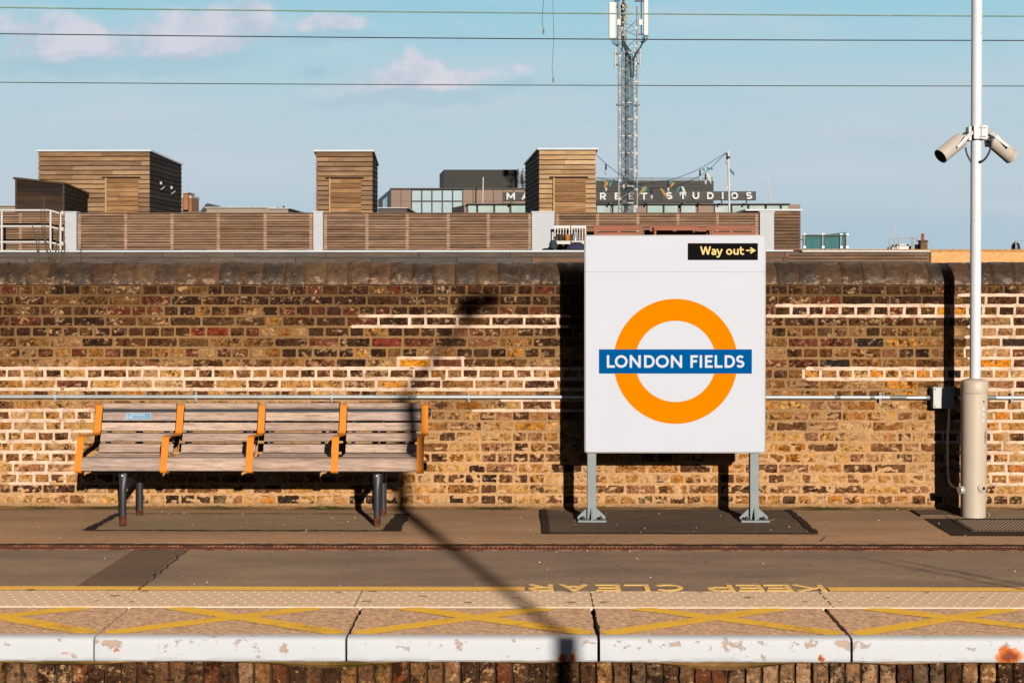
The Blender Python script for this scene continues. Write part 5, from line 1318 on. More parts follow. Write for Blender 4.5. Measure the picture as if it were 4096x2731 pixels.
# terrace furniture
YF = YT-.9
def FZ(q): return PZ(560+q*.4677, YF)
def FX(q): return PX(2100+q*.4677, YF)
def wchair(qa, qb, label):
    t = thing('white_chair', label, 'chair', (FX((qa+qb)/2), YF, FZ(935)), 'white chairs on the terrace')
    x0, x1 = FX(qa+3), FX(qb-3); W2 = x1-x0; zt, zs, zb = FZ(732), FZ(868), FZ(938)
    for x in (x0, x1-.035):
        g = MB(); g.hexa([(x+.01, YF+.2, zb), (x+.045, YF+.2, zb), (x+.045, YF+.24, zb), (x+.01, YF+.24, zb), (x, YF+.30, zt), (x+.035, YF+.30, zt), (x+.035, YF+.34, zt), (x, YF+.34, zt)]); g.build('back_leg', MT['cctv_white'], t)
        g = MB(); g.box(x, x+.04, YF-.22, YF-.18, zb, zs-.03); g.build('front_leg', MT['cctv_white'], t)
    g = MB(); g.box(x0-.01, x1+.01, YF+.30, YF+.335, zt-.09, zt+.01)
    for k in range(4):
        x = x0+W2*(.2+.18*k); g.box(x, x+.028, YF+.285, YF+.31, zs+.05, zt-.07)
    g.build('backrest', MT['cctv_white'], t)
    g = MB(); g.bbox(x0-.01, x1+.01, YF-.24, YF+.26, zs-.03, zs+.02, .01); g.box(x0, x1, YF-.23, YF-.20, zs-.10, zs-.03); g.build('seat', MT['cctv_white'], t)
wchair(250, 388, 'left white spindle back chair on the terrace, with pots on its seat'); wchair(396, 526, 'right white spindle back chair on the terrace, with a bottle on its seat')
def pot(qa, qb, q0, q1, mat, label, nm='plant_pot', cat='pot'):
    g = MB(); x = (FX(qa)+FX(qb))/2; r = (FX(qb)-FX(qa))/2; z0_, z1_ = FZ(q1), FZ(q0); g.lathe([(r*.8, 0), (r*.95, (z1_-z0_)*.85), (r, (z1_-z0_)*.86), (r, z1_-z0_), (r*.9, z1_-z0_), (r*.8, (z1_-z0_)*.8)], (x, YF-.05, z0_), n=18)
    o = g.build(nm, mat); tag(o, label, cat); return o
pot(272, 332, 808, 862, M('dark_pot', S(46, 42, 40), .6), 'black round pot on the left white chair')
pot(338, 388, 810, 862, M('amber_pot', S(200, 120, 30), .5), 'amber orange round pot on the left white chair')
g = MB(); g.lathe([(.10, 0), (.11, .3), (.06, .38), (.05, .42), (.05, .46)], (FX(428), YF-.05, FZ(890)), n=14); o = g.build('bottle', M('bottle_grey', S(160, 165, 170), .3)); tag(o, 'grey bottle with white cap on the right white chair', 'bottle')
g = MB(); n = 14
for j in range(7):
    pass
rg = []
for j in range(6):
    r_ = 1-j/5*.75; rg.append(g.ring([(FX(440)+.42*r_*math.cos(2*PI*k/n)*(1+.15*fb3(k, j, 2)), YF-.35+.2*r_*math.sin(2*PI*k/n), FZ(938)+.27*math.sin(j/5*PI/2)*(1+.2*fb3(k*2, j, 1))) for k in range(n)]))
g.smooth = True
for a, b2 in zip(rg, rg[1:]): g.bridge(a, b2)
g.face(tuple(rg[-1])); g.smooth = False
o = g.build('folded_cloth', M('navy_cloth', S(52, 48, 84), .9, var=.3, scale=9, bmp=.02, bs=12)); tag(o, 'crumpled navy cloth lying in front of the right white chair', 'cloth')
g = MB(); g.lathe([(.0, 0), (.14, .05), (.16, .2), (.1, .33), (.0, .36)], (FX(240), YF-.3, FZ(938)), n=14, caps=False); o = g.build('watering_bag', M('dark_green_bag', S(40, 62, 62), .8)); tag(o, 'small dark green bag against the wide white pillar', 'bag')
RW = M('red_stained_wood', S(164, 84, 48), .6, var=.3, scale=3, stretch=(.4, 2, 2))
def pallet(qa, qb, q0, q1, label, dy_=0.):
    t = thing('red_bench', label, 'bench', (FX((qa+qb)/2), YF+dy_, FZ(935)), 'red stained benches on the terrace'); x0, x1 = FX(qa), FX(qb); Y = YF+dy_; h_ = FZ(q0)-FZ(q1)
    g = MB(); g.box(x0, x1, Y, Y+.05, FZ(q0)-h_*.55, FZ(q0)); g.box(x0, x1, Y, Y+.05, FZ(q1+8), FZ(q0)-h_*.78)
    for k in (0., .48, .93): g.box(x0+(x1-x0)*k, x0+(x1-x0)*(k+.07), Y+.001, Y+.049, FZ(q1), FZ(q0)-h_*.5)
    g.build('backrest', RW, t)
    g = MB(); g.box(x0, x1, Y-.45, Y-.02, FZ(845), FZ(838)); g.build('seat', RW, t)
    for k in (.02, .9):
        g = MB(); g.box(x0+(x1-x0)*k, x0+(x1-x0)*(k+.07), Y-.4, Y-.05, FZ(938), FZ(846)); g.build('leg', RW, t)
pallet(590, 1003, 731, 806, 'left red stained bench back on the terrace, next to the chairs'); pallet(1552, 1966, 731, 804, 'right red stained bench back on the terrace, right of the table')
pallet(1072, 1490, 729, 806, 'middle red stained bench back on the terrace, behind the table', .3)
t = thing('red_table', 'red stained wooden table on the terrace between the benches', 'table', (FX(1335), YF-.5, FZ(935)))
g = MB()
for k in range(6): g.box(FX(1080), FX(1592), YF-.9+k*.13, YF-.9+k*.13+.11, FZ(760), FZ(752))
g.box(FX(1085), FX(1590), YF-.93, YF-.90, FZ(778), FZ(751)); g.build('table_top', RW, t)
for a in (1087, 1572):
    for yy in (-.9, -.2): g = MB(); g.box(FX(a), FX(a+18), YF+yy, YF+yy+.08, FZ(938), FZ(761)); g.build('leg', RW, t)

# string lights
sl = thing('string_lights', 'festoon of bulbs and tied rags strung from the hut to the flag pole', 'string lights', (FX(1200), YT, TZ(700)))
YG = YT+2.0
G3 = lambda a, b2: (PX(2100+a*.4677, YG), YG, PZ(560+b2*.4677, YG))
L1 = [(612, 130), (690, 205), (770, 268), (850, 325), (960, 385), (1080, 414), (1165, 415), (1300, 398), (1400, 355), (1540, 288), (1640, 190), (1722, 112)]
L2 = [(612, 322), (760, 352), (900, 380), (1020, 378), (1235, 349), (1360, 305), (1490, 252), (1600, 185), (1722, 110)]
g = MB(); g.tube([G3(*p) for p in chaikin(L1, 2)], .011, 5); g.tube([G3(*p) for p in chaikin(L2, 2)], .011, 5); g.build('cable', MT['rubber'], sl)
for (a, b2) in ((1224, 352), (1497, 256), (1544, 290), (1327, 390), (1082, 415), (843, 325), (692, 348), (1727, 115), (692, 205)):
    g = MB(); p = G3(a, b2); g.lathe([(.03, 0), (.035, -.22), (.03, -.24)], p, n=8); bsk = g.build('bulb_holder', MT['rubber'], sl)
    g = MB(); g.lathe([(.02, -.24), (.05, -.30), (.05, -.38), (.01, -.44)], p, n=10); g.build('bulb', M('clear_bulb', S(200, 205, 200), .2), bsk)
RC = [M('rag_teal', S(70, 140, 140), .8), M('rag_ochre', S(190, 150, 70), .8), M('rag_white', S(220, 220, 210), .8), M('rag_blue', S(60, 110, 150), .8)]
for (a, b2, mi, L) in ((680, 350, 1, 40), (705, 360, 1, 50), (735, 362, 0, 45), (765, 335, 3, 30), (842, 345, 3, 45), (970, 388, 3, 40), (1000, 400, 0, 40), (1030, 398, 1, 90), (1045, 405, 0, 60), (1162, 415, 1, 110), (1250, 350, 0, 30), (1270, 365, 1, 50), (1325, 396, 0, 60), (1345, 400, 2, 90), (1520, 245, 0, 25), (1560, 235, 0, 30), (1590, 240, 3, 20), (1560, 285, 2, 95), (1745, 245, 0, 60), (1755, 255, 3, 50), (1745, 455, 0, 60), (1758, 370, 2, 60)):
    g = MB(); x, y, z = G3(a, b2); l_ = L*.4677*YG/F; k = rn.uniform(.3, .9)*rn.choice((1, 1, -1)); w2 = .045
    q = [(x-w2, z), (x+w2, z), (x+w2*1.3+k*l_*.5, z-l_*.55), (x+k*l_*.9, z-l_), (x-w2+k*l_*.45, z-l_*.5)]
    g.prism_y(q, YG-.02-rn.uniform(0, .02), YG-.01); g.build('rag', RC[mi], sl)
fp = thing('flag_pole', 'slim white pole on the terrace holding the right end of the string lights', 'pole', G3(1748, 625))
g = MB(); a = G3(1740, 97); b4 = G3(1748, 640); g.tube([b4, a], .045, 10); g.build('shaft', MT['cctv_white'], fp)
g = MB(); g.lathe([(.06, 0), (.06, .1)], (a[0], a[1], a[2]-.3), n=10); g.build('collar', MT['rubber'], fp)

# ------------------------------------------------------------------ lattice mast
YM = 88.
ms = thing('lattice_mast', 'tall grey lattice phone mast with white panel antennas', 'mast', (PX(2512, YM), YM, -5.2))
mx = lambda q: PX(2350+q*.5485, YM); mz = lambda q: PZ(q*.5485, YM)
A0 = (mx(228), YM); A1 = (mx(362), YM); A2 = (mx(285), YM+.75); ZM0, ZM1 = -5.0, 16.6
legs_ = [A0, A1, A2]
MG = M('mast_galvanised', S(172, 168, 164), .6, .15, var=.15, scale=3)
MG2 = M('mast_plate', S(214, 208, 202), .6)
for q in legs_:
    g = MB(); g.tube([(q[0], q[1], ZM0), (q[0], q[1], ZM1)], .055, 10)
    for zq in (766, -400): g.lathe([(.13, -.05), (.15, 0), (.13, .05)], (q[0], q[1], mz(zq)), n=12)
    g.build('mast_leg', MG, ms)
g = MB(); g2 = MB(); hb = (mz(0)-mz(130)); z = mz(1580); k = 0
while z > ZM0+hb: z -= hb
while z < ZM1-hb:
    for i, (a, b2) in enumerate(((A0, A1), (A1, A2), (A2, A0))):
        a_, b_ = (a, b2)
        g.tube([(a_[0], a_[1]-.02, z+(0 if i == 0 else .1)), (b_[0], b_[1]-.02, z+hb*.55)], .019, 6); g.tube([(b_[0], b_[1]-.02, z+hb*.55), (a_[0], a_[1]-.02, z+hb)], .019, 6)
    g2.lathe([(.09, -.03), (.09, .03)], (A1[0]-.06, YM-.03, z+hb*.55), Vector((0, -1, 0)), 8); g2.lathe([(.08, -.03), (.08, .03)], (A0[0]+.06, YM-.03, z), Vector((0, -1, 0)), 8)
    z += hb; k += 1
g.build('bracing', MG, ms); g2.build('gusset_plates', MG2, ms)
g = MB(); g3_ = MB()
for q, r_ in ((252, .024), (262, .018), (270, .016), (294, .026), (303, .024), (313, .026), (323, .024), (334, .03)):
    g.tube([(mx(q), YM+.35, ZM0), (mx(q), YM+.35, mz(480)), (mx(q+rn.uniform(-3, 3)), YM+.3, mz(430)), (mx(q-8), YM+.3, mz(380)), (mx(250+rn.uniform(0, 20)), YM+.2, mz(280)), (mx(245+rn.uniform(0, 20)), YM+.2, mz(40))], r_, 6)
g.tube([(mx(335), YM+.3, mz(560)), (mx(338), YM+.2, mz(430)), (mx(350), YM, mz(395)), (mx(385), YM-.05, mz(350)), (mx(408), YM-.05, mz(300)), (mx(412), YM-.05, mz(275))], .05, 7)
g.tube([(mx(320), YM+.3, mz(560)), (mx(312), YM+.2, mz(420)), (mx(280), YM, mz(370)), (mx(262), YM-.05, mz(330)), (mx(250), YM-.05, mz(270)), (mx(262), YM-.05, mz(120)), (mx(262), YM-.05, mz(0))], .065, 7)
g.build('cable_run', M('teal_black_cable', S(34, 54, 60), .6), ms)
for zq in range(380, 1570, 122):
    g3_.box(mx(252), mx(272), YM+.25, YM+.3, mz(zq+4), mz(zq-4)); g3_.box(mx(293), mx(341), YM+.25, YM+.3, mz(zq+4), mz(zq-4))
g3_.build('cable_clamps', MG2, ms)
for (qa, qb, q0, q1) in ((155, 206, 22, 288), (408, 441, -60, 266)):
    g = MB(); g.bbox(mx(qa), mx(qb), YM-.25, YM+.05, mz(q1), mz(q0), .03); an = g.build('panel_antenna', MT['cctv_white'], ms)
    g = MB(); s_ = 1 if qa < 300 else -1; xi = mx(qb if s_ > 0 else qa)
    g.tube([(xi+.12*s_, YM, mz(q1-10)), (xi+.12*s_, YM, mz(max(q0, -30)))], .03, 8)
    for zq in (q1-12, q0+30 if q0 > 0 else 10): g.box(min(xi, mx(228 if s_ > 0 else 362)), max(xi, mx(228 if s_ > 0 else 362)), YM-.04, YM+.04, mz(zq+5), mz(zq-5))
    for k in range(5): g.tube(chaikin([(xi-.25*s_+.08*k*s_, YM-.1, mz(q1)), (xi-.2*s_+.08*k*s_, YM-.1, mz(q1+35+8*k)), (xi+.1*s_, YM-.1, mz(q1+50)), (xi+.3*s_, YM-.05, mz(q1+20))], 2), .016, 5)
    g.build('antenna_mount', MT['rubber'], an)
    g = MB(); xm = xi+.16*s_; g.bbox(xm-.11, xm+.11, YM-.16, YM-.02, mz(190), mz(145), .02); g.build('radio_unit', MT['cctv_white'], an)
for (qa, q0, q1, xl) in ((201, 370, 500, 228), (383, 360, 492, 362)):
    g = MB(); g.tube([(mx(qa), YM-.1, mz(q1)), (mx(qa), YM-.1, mz(q0))], .045, 8); ra = g.build('rod_antenna', MT['cctv_white'], ms)
    for zq in (q0+28, q1-24):
        g = MB(); g.box(min(mx(qa-8), mx(xl)), max(mx(qa+8), mx(xl)), YM-.12, YM-.02, mz(zq+6), mz(zq-6))
        g.build('rod_bracket', MT['rubber'], ra)
g = MB(); g.box(mx(330), mx(425), YM-.1, YM-.05, mz(606), mz(599)); g.build('side_arm', MG2, ms)
g = MB()
for k in range(26): z = mz(20+rn.random()*260); x = mx(238+rn.random()*40); g.box(x, x+.12, YM-.12, YM-.05, z, z+.10)
g.build('junction_units', M('cream_units', S(200, 180, 150), .6), ms)
g = MB(); g.box(mx(195), mx(235), YM-.1, YM+.1, mz(14), mz(5)); g.box(mx(345), mx(405), YM-.1, YM+.1, mz(14), mz(5)); g.box(mx(245), mx(285), YM+.1, YM+.3, mz(40), mz(30)); g.build('head_frame', MT['rubber'], ms)

# ------------------------------------------------------------------ studios building
YB = 105.
def BX(p, Y=YB): return PX(p, Y)
def BZ(p, Y=YB): return PZ(p, Y)
st_ = thing('studio_building', 'modern brown panelled office with glass bays, dark plant rooms and STUDIOS sign', 'office building', (BX(2300), YB, -5.2))
BRP = M('brown_panel', S(150, 122, 106), .6, .1, var=.12, scale=.5); DKP = M('dark_metal_cladding', S(62, 60, 56), .6, .2, var=.1)
GLS = M('office_glass', S(178, 206, 200), .12, .0, var=.18, scale=.45, spec=.8, col2=S(226, 232, 230), thr=(.4, .7), s2=.3)  # pale colours stand in for bright sky reflected in the panes
GLS2 = M('sky_toned_glass', S(196, 218, 226), .1, .0, var=.12, scale=.3, spec=.8)  # sky reflection put into the base colour here too
FRM = M('window_frame_dark', S(50, 46, 44), .5)
g = MB(); g.box(BX(1563), BX(2200), YB+.1, YB+14, -5, BZ(757)); g.box(BX(1867), BX(3150), YB-4.9+.1, YB+.05, -5, PZ(818, YB-4.9)); g.build('wall', BRP, st_)
g = MB(); g.box(BX(1560), BX(2230), YB-.2, YB+14, BZ(757)+.002, BZ(753)); g.hexa([(BX(1563), YB, -3), (BX(1563)+.05, YB, -3), (BX(1518, 120), 120, -3), (BX(1518, 120)-.1, 120, -3), (BX(1563), YB, BZ(755)), (BX(1563)+.05, YB, BZ(755)), (BX(1518, 120), 120, BZ(755)), (BX(1518, 120)-.1, 120, BZ(755))]); g.build('parapet', FRM, st_)
def pane(x0p, x1p, z0p, z1p, Y, mat, name='window', fr=.05):
    g = MB(); g.box(PX(x0p, Y), PX(x1p, Y), Y-.06, Y, PZ(z1p, Y), PZ(z0p, Y)); f_ = g.build(name, FRM, st_)
    g = MB(); g.box(PX(x0p, Y)+fr, PX(x1p, Y)-fr, Y-.09, Y-.062, PZ(z1p, Y)+fr, PZ(z0p, Y)-fr); g.build('pane', mat, f_)
z2x = lambda q: 1100+q*.4677; z2y = lambda q: 560+q*.4677
g = MB()
for a, b2 in ((992, 1076), (1077, 1165), (1607, 1693), (1694, 1781), (1782, 1867), (1868, 1948), (1949, 2040), (2041, 2140)):
    for c5, d5 in ((422, 524), (526, 640)): g = MB(); g.box(BX(z2x(a+2)), BX(z2x(b2-2)), YB-.02, YB+.08, BZ(z2y(d5)), BZ(z2y(c5))); g.build('facade_panel', BRP, st_)
for a, b2 in ((1167, 1255), (1255, 1342), (1342, 1431), (1431, 1519), (1519, 1606)):
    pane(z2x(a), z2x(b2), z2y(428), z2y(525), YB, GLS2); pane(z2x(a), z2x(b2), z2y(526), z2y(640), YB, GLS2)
for k, (a, b2) in enumerate(((897, 920), (922, 945), (947, 985))):   # side glass
    ya = 118-k*4.; g = MB(); x0_, x1_ = BX(z2x(a), ya), BX(z2x(b2), ya-3.4); zt = BZ(757)
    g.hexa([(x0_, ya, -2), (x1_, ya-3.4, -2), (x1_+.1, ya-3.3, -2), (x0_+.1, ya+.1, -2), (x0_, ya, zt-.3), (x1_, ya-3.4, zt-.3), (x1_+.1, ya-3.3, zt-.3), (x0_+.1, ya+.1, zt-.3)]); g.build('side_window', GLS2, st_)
# upper dark plant room, ribbed
YU = YB+6
g = MB()
n = 22
for k in range(n):
    z0_ = PZ(754, YU)+(PZ(679, YU)-PZ(754, YU))*k/n; hh = (PZ(679, YU)-PZ(754, YU))/n
    g.box(PX(1776, YU), PX(2068, YU), YU-.06, YU+6, z0_, z0_+hh*.62); g.box(PX(1776, YU)+.02, PX(2068, YU)-.02, YU, YU+5.9, z0_+hh*.62, z0_+hh)
g.hexa([(PX(1776, YU), YU, PZ(754, YU)), (PX(1777, YU), YU, PZ(754, YU)), (PX(1759, YU+5), YU+5, PZ(754, YU)), (PX(1758, YU+5), YU+5, PZ(754, YU)), (PX(1776, YU), YU, PZ(679, YU)), (PX(1777, YU), YU, PZ(679, YU)), (PX(1759, YU+5), YU+5, PZ(679, YU)), (PX(1758, YU+5), YU+5, PZ(679, YU))])
g.build('plant_room', DKP, st_)
g = MB()
for a in (2072, 2092): g.tube([(PX(a, YU-.5), YU-.5, PZ(758, YU)), (PX(a, YU-.5), YU-.5, PZ(678, YU))], .07, 6)
for k in range(7): z = PZ(690+k*9, YU); g.tube([(PX(2070, YU-.5), YU-.5, z), (PX(2104, YU-.5), YU-.5, z)], .05, 6)
g.box(PX(2076, YU), PX(2110, YU), YU-.2, YU+.4, PZ(758, YU), PZ(750, YU)); g.bbox(PX(2082, YU), PX(2100, YU), YU, YU+1, PZ(735, YU), PZ(692, YU), .05); g.build('roof_ladder', MT['galv'], st_)
# lower glazed storey
YV = YB-4.9
z3x = lambda q: 2100+q*.4677
g = MB(); g.box(PX(1867, YV), PX(3158, YV), YV-.35, YV+5, PZ(819, YV), PZ(814.5, YV)); g.build('lower_roof_edge', FRM, st_)
for a, b2 in ((1870, 1907), (1910, 1975), (1978, 2039), (2043, 2104), (2384, 2444), (2451, 2500), (2505, 2548), (2587, 2652), (2655, 2713), (2722, 2785), (2857, 2918), (2926, 2990), (2994, 3059), (3064, 3120), (3124, 3156)):
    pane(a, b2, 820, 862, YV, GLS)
g = MB()
for a, b2 in ((2550, 2585), (2793, 2854)): g.box(PX(a, YV), PX(b2, YV), YV-.07, YV+.0, PZ(862, YV), PZ(820, YV)); g.build('lower_panel', BRP, st_); g = MB()
g.hexa([(PX(1867, YV), YV, 2), (PX(1868, YV), YV, 2), (PX(1765, YV+9), YV+9, 2), (PX(1764, YV+9), YV+9, 2), (PX(1867, YV), YV, PZ(818, YV)), (PX(1868, YV), YV, PZ(818, YV)), (PX(1765, YV+9), YV+9, PZ(818, YV)), (PX(1764, YV+9), YV+9, PZ(818, YV))])
g.build('side_panel', BRP, st_)
# right ribbed plant room and guard
g = MB(); n = 16; YK = YB-3
for k in range(n):
    z0_ = PZ(812, YK)+(PZ(723, YK)-PZ(812, YK))*k/n; hh = (PZ(723, YK)-PZ(812, YK))/n
    g.box(PX(2300, YK), PX(2855, YK), YK-.06, YK+5, z0_, z0_+hh*.6); g.box(PX(2300, YK)+.05, PX(2855, YK)-.05, YK, YK+4.9, z0_+hh*.6, z0_+hh)
g.build('plant_room', DKP, st_)
g = MB(); g.box(PX(2380, YK+1), PX(2850, YK+1), YK+1, YK+1.03, PZ(722, YK+1), PZ(710, YK+1)); gm = M('guard_glass', S(150, 170, 180), .1, var=.05); gm.node_tree.nodes['Principled BSDF'].inputs['Alpha'].default_value = .45; g.build('glass_guard', gm, st_)
g = MB()
for p in (2385, 2612, 2850): g.tube([(PX(p, YK+1), YK+.95, PZ(724, YK+1)), (PX(p, YK+1), YK+.95, PZ(707, YK+1))], .04, 6)
g.build('guard_posts', MT['galv'], st_)
# sign boards
YZ = YV-.9
g = MB(); g.box(PX(2010, YZ), PX(2603, YZ), YZ, YZ+.25, PZ(804, YZ), PZ(768.5, YZ)); g.box(PX(2649, YZ), PX(3024, YZ), YZ, YZ+.25, PZ(802, YZ), PZ(766, YZ))
for p in (2042, 2125, 2590, 2735, 2800, 2985, 2440, 2885): g.box(PX(p, YZ), PX(p+5, YZ), YZ+.05, YZ+.2, PZ(815, YZ), PZ(803, YZ))
sb = g.build('sign_board', M('sign_board_black', S(52, 50, 48), .6, var=.06), st_, label='black rooftop sign boards reading MARE STREET STUDIOS')
g = MB(); SZ = []
for ch, a, b2 in (('M', 2026, 2060), ('A', 2086, 2118), ('R', 2146, 2172), ('E', 2204, 2226), ('S', 2268, 2294), ('T', 2322, 2346), ('R', 2399, 2424), ('E', 2458, 2480), ('E', 2512, 2534), ('T', 2562, 2588), ('S', 2663, 2689), ('T', 2718, 2744), ('U', 2769, 2796), ('D', 2827, 2854), ('I', 2885, 2894), ('O', 2922, 2951), ('S', 2982, 3008)):
    SZ.append((ch, PX(a, YZ), PX(b2, YZ)))
letters(g, SZ[:10], PZ(799.5, YZ), (799.5-771.5)*YZ/F, .24, lambda u_, v_, d: (u_, YZ-.01-d, v_), 0, .12, .004)
letters(g, SZ[10:], PZ(798, YZ), (798-769.5)*YZ/F, .24, lambda u_, v_, d: (u_, YZ-.01-d, v_), 0, .12, .004)
g.build('sign_letters', M('sign_letter_white', S(236, 232, 228), .6, var=.03), sb)
# mast poles on roofs
for (xa, ya, xb6, yb6, Y, l) in ((1933, 709, 1931, 815, YB-2, 'thin pale rod standing on the studio roof left of its sign'), (3068, 707, 3083, 808, YV+1, 'thin leaning white rod at the right end of the studio roof')):
    g = MB(); g.tube([(PX(xb6, Y), Y, PZ(yb6, Y)), (PX(xa, Y), Y, PZ(ya, Y))], .04, 6); o = g.build('roof_rod', MT['cctv_white']); tag(o, l, 'rod', 'rods on the studio roof')

# ------------------------------------------------------------------ far roofs at left
def simple_roof(label, x0p, x1p, ytop, Y, wallc, trim, name='far_building', sub=None):
    t = thing(name, label, 'building', (PX((x0p+x1p)/2, Y), Y, -5.2))
    g = MB(); g.box(PX(x0p, Y), PX(x1p, Y), Y, Y+8, -5, PZ(ytop+4, Y)); g.build('wall', wallc, t)
    g = MB(); g.box(PX(x0p, Y)-.1, PX(x1p, Y)+.1, Y-.15, Y+8.1, PZ(ytop+4, Y)+.002, PZ(ytop, Y)); g.build('roof_edge', trim, t)
    return t
BEI = M('beige_render', S(176, 156, 138), .8, var=.1, scale=.4); PAL = M('pale_trim', S(210, 205, 198), .7)
simple_roof('long low beige building far behind the first fence', 826, 1102, 828, 95, BEI, PAL)
t = simple_roof('low beige roof box far behind, next to the narrow hut', 1080, 1152, 832, 88, BEI, PAL)
g = MB(); g.tube([(PX(1130, 88), 88.5, PZ(832, 88)), (PX(1129, 88), 88.5, PZ(822, 88))], .05, 6); g.build('vent', MT['rubber'], t)
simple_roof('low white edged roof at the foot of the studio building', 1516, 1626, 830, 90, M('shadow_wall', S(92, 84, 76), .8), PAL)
simple_roof('pale flat roof beyond the dark shed at the far left', -300, 61, 820, 80, BEI, PAL)
t = thing('far_building', 'dark low slope roof between the brick chimney block and the beige building', 'building', (PX(820, 100), 100, -5.2))
g = MB(); g.prism_y([(PX(735, 100), -5), (PX(860, 100), -5), (PX(860, 100), PZ(843, 100)), (PX(735, 100), PZ(847, 100))], 100, 106); g.build('wall', M('slate_roof', S(120, 104, 92), .8), t)
g = MB(); g.prism_y([(PX(803, 100), PZ(844, 100)), (PX(858, 100), PZ(844, 100)), (PX(856, 100), PZ(828, 100)), (PX(832, 100), PZ(813, 100)), (PX(826, 100), PZ(815, 100))], 99.9, 104); g.build('dark_gable', DKP, t)
t = thing('chimney_block', 'brick chimney block with white trim beside the broad hut', 'building', (PX(746, 130), 130, -5.2))
BRK = M('far_brick', S(176, 122, 84), .85, var=.25, scale=2)
g = MB(); g.box(PX(727, 130), PX(766, 130), 130, 133, -5, PZ(785, 130)); g.box(PX(738, 130), PX(757, 130), 129.5, 132, PZ(840, 130), PZ(772, 130)); g.build('brickwork', BRK, t)
g = MB(); g.box(PX(725, 130), PX(767, 130), 129.9, 133.1, PZ(792, 130), PZ(783, 130)+.01); g.box(PX(737, 130), PX(758, 130), 129.3, 132.1, PZ(774, 130), PZ(769, 130)); g.build('trim', PAL, t)

# ------------------------------------------------------------------ right: brick parapet, glass balustrade, white roof cabin, chimney, dome
YO = 70.
t = thing('orange_brick_building', 'orange brick parapet of a building behind the wall at the right', 'building', (PX(3900, YO), YO, -5.2))
m, tt2, b = newmat('orange_brickwork'); v = nn(tt2, 'ShaderNodeVectorMath', operation='ADD', i_0=coords(tt2, (1, 1, 1)), i_1=(0, 0, 0)).outputs[0]
rot = nn(tt2, 'ShaderNodeMapping', i_Vector=v); rot.inputs['Rotation'].default_value = (R(90), 0, 0)
bt = nn(tt2, 'ShaderNodeTexBrick', i_Vector=rot.outputs[0], i_Scale=1.); bt.inputs['Color1'].default_value = (*S(226, 166, 104), 1); bt.inputs['Color2'].default_value = (*S(204, 142, 86), 1); bt.inputs['Mortar'].default_value = (*S(220, 170, 120), 1)
bt.inputs['Brick Width'].default_value = .225; bt.inputs['Row Height'].default_value = .075; bt.inputs['Mortar Size'].default_value = .008
tt2.links.new(bt.outputs[0], b.inputs['Base Color']); b.inputs['Roughness'].default_value = .9
g = MB(); g.box(PX(3208, YO), PX(5200, YO), YO, YO+.4, -5, PZ(1007, YO)); g.build('wall', m, t)
g = MB(); x = PX(3208, YO)
while x < PX(4300, YO): g.col = jit(S(222, 164, 104), .85, 1.1); g.box(x, x+.068, YO-.02, YO+.42, PZ(1007, YO)+.001, PZ(997.5, YO)); x += .076
g.build('soldier_course', M('soldier_brick', (1, 1, 1), .9, vcol=True), t)
YX = 71.5
gb = thing('glass_balustrade', 'green glass balustrade on the roof right of the clad block', 'balustrade', (PX(3300, YX), YX, PZ(997, YX)))
gg = M('green_glass', S(60, 130, 130), .08, var=.05); gg.node_tree.nodes['Principled BSDF'].inputs['Alpha'].default_value = .72
xs_ = [3208, 3290, 3365, 3387]
for a, b2, yt1, yt2 in ((3210, 3289, 944, 940), (3291, 3364, 940, 931), (3366, 3386, 931, 930)):
    g = MB(); g.hexa([(PX(a, YX), YX, PZ(996, YX)), (PX(b2, YX), YX, PZ(996, YX)), (PX(b2, YX), YX+.02, PZ(996, YX)), (PX(a, YX), YX+.02, PZ(996, YX)), (PX(a, YX), YX, PZ(yt1, YX)), (PX(b2, YX), YX, PZ(yt2, YX)), (PX(b2, YX), YX+.02, PZ(yt2, YX)), (PX(a, YX), YX+.02, PZ(yt1, YX))]); g.build('glass_panel', gg, gb)
for p in (3216, 3290, 3363, 3386):
    g = MB(); g.tube([(PX(p, YX-.1), YX-.1, PZ(998, YX)), (PX(p, YX-.1), YX-.1, PZ(935, YX))], .035, 8)
    for py in (938, 988): g.box(PX(p-5, YX), PX(p+5, YX), YX-.16, YX-.06, PZ(py+4, YX), PZ(py-3, YX))
    g.build('post', MT['galv'], gb)
g = MB(); g.tube([(PX(3208, YX), YX-.15, PZ(941, YX)), (PX(3386, YX), YX-.15, PZ(941, YX))], .03, 6); g.build('hand_rail', MT['galv_dark'], gb); g = MB(); g.tube([(PX(3208, YX), YX+1.2, PZ(958, YX)), (PX(3360, YX), YX+1.2, PZ(946, YX))], .035, 6)
for p in (3240, 3267, 3320, 3345): g.tube([(PX(p, YX), YX+1.2, PZ(996, YX)), (PX(p, YX), YX+1.2, PZ(950, YX))], .02, 6)
g.build('hand_rail', MT['galv_dark'], gb)
YH = 90.
rc = thing('white_roof_cabin', 'white rooftop cabin with railing left of the chimney', 'roof cabin', (PX(3615, YH), YH, PZ(996, YH)))
g = MB(); g.bbox(PX(3585, YH), PX(3648, YH), YH, YH+2, PZ(1000, YH), PZ(984, YH), .03); g.bbox(PX(3595, YH), PX(3640, YH), YH+.2, YH+1.8, PZ(984, YH), PZ(975, YH), .05); g.box(PX(3564, YH), PX(3586, YH), YH, YH+1, PZ(1000, YH), PZ(990, YH)); g.build('cabin', MT['cctv_white'], rc)
g = MB()
for p in (3553, 3572, 3590, 3643, 3648, 3663): g.tube([(PX(p, YH), YH-.3, PZ(1000, YH)), (PX(p, YH), YH-.3, PZ(953, YH))], .035, 6)
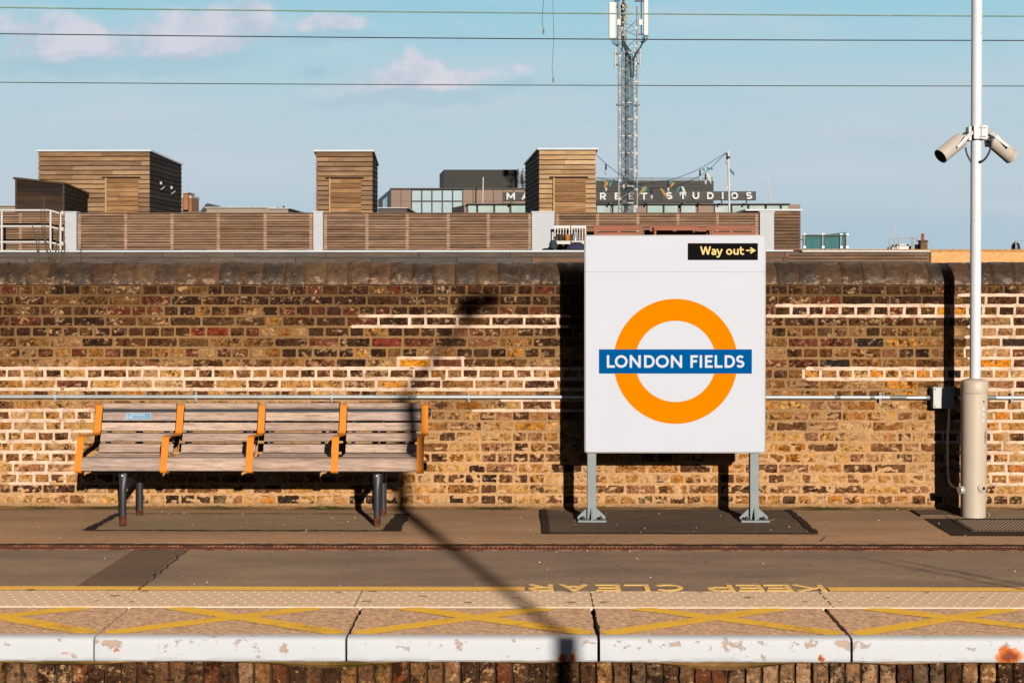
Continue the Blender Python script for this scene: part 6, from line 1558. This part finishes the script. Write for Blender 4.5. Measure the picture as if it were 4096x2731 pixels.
for py in (953, 977): g.tube([(PX(3553, YH), YH-.3, PZ(py+2, YH)), (PX(3572, YH), YH-.3, PZ(py, YH))], .035, 6); g.tube([(PX(3643, YH), YH-.3, PZ(py, YH)), (PX(3664, YH), YH-.3, PZ(py, YH))], .035, 6)
g.tube([(PX(3572, YH), YH-.3, PZ(953, YH)), (PX(3650, YH), YH-.3, PZ(953, YH))], .035, 6); g.build('railing', MT['galv'], rc)
g = MB(); g.tube([(PX(3577, YH), YH, PZ(998, YH)), (PX(3578, YH), YH, PZ(886, YH))], .025, 6); g.build('aerial', MT['cctv_white'], rc)
ch = thing('chimney', 'small brick chimney stack with one red pot', 'chimney', (PX(3695, 80), 80, PZ(1000, 80)))
g = MB(); g.box(PX(3683, 80), PX(3710, 80), 80, 80.5, PZ(1000, 80), PZ(966, 80)); g.box(PX(3678, 80), PX(3686, 80), 80.3, 81, PZ(1000, 80), PZ(977, 80)); g.build('stack', M('chimney_brick', S(128, 96, 66), .9, var=.5, scale=9), ch)
g = MB(); g.box(PX(3681, 80), PX(3712, 80), 79.9, 80.6, PZ(966, 80)+.001, PZ(961, 80)); g.build('cap', DKP, ch)
g = MB(); g.lathe([(.09, 0), (.075, .2), (.07, .27), (.085, .29), (.085, .33)], (PX(3696, 80), 80.25, PZ(961, 80)), n=14); g.build('chimney_pot', M('terracotta', S(196, 72, 42), .7), ch)
dm = thing('dark_dome', 'black domed roof vent right of the camera pole', 'roof vent', (PX(4063, 80), 80, PZ(998, 80)))
g = MB(); rr = 17*80/F; g.lathe([(rr, 0), (rr, .16), (rr*.95, .22), (rr*.75, .31), (rr*.4, .37), (.02, .385)], (PX(4063, 80), 80, PZ(999, 80)), n=20); g.build('dome', MT['rubber'], dm)
g = MB(); g.tube([(PX(4056, 80), 79.7, PZ(998, 80)), (PX(4056, 80), 79.7, PZ(962, 80))], .035, 6); g.tube([(PX(4052, 80), 79.7, PZ(964, 80)), (PX(4088, 80), 79.7, PZ(963, 80))], .02, 6); g.build('aerial', MT['galv'], dm)

# ------------------------------------------------------------------ lamp post on the near platform: only its shadow reaches the view
YLP = -.4; XLP = .20+.266*(7.44-YLP)
lp = thing('lamp_post', 'tall platform lamp post behind the viewer, seen only by its long soft shadow', 'lamp post', (XLP, YLP, 0))
hx = (1915-2090)/551. ; hzw = 1.7-(1222-1100)/551.; dY = YW-YLP
hX = hx+.266*dY; hZ = hzw+.268*dY
g = MB(); g.tube([(XLP, YLP, 0), (XLP, YLP, .80+.268*11.9)], .058, 16); g.build('shaft', MT['pole'], lp)
g = MB(); g.tube([(XLP, YLP, .80+.268*11.9), (hX-.02, YLP, hZ-.02)], .024, 8); g.build('arm', MT['pole'], lp)
g = MB(); g.tube([(hX-.16, YLP, hZ-.03), (hX-.12, YLP, hZ-.02), (hX+.08, YLP, hZ+.045), (hX+.17, YLP, hZ+.06)], [.05, .085, .07, .03], 16); g.tube([(hX-.10, YLP, hZ-.06), (hX-.02, YLP, hZ-.10)], .035, 12); g.build('lamp_head', MT['cctv'], lp)
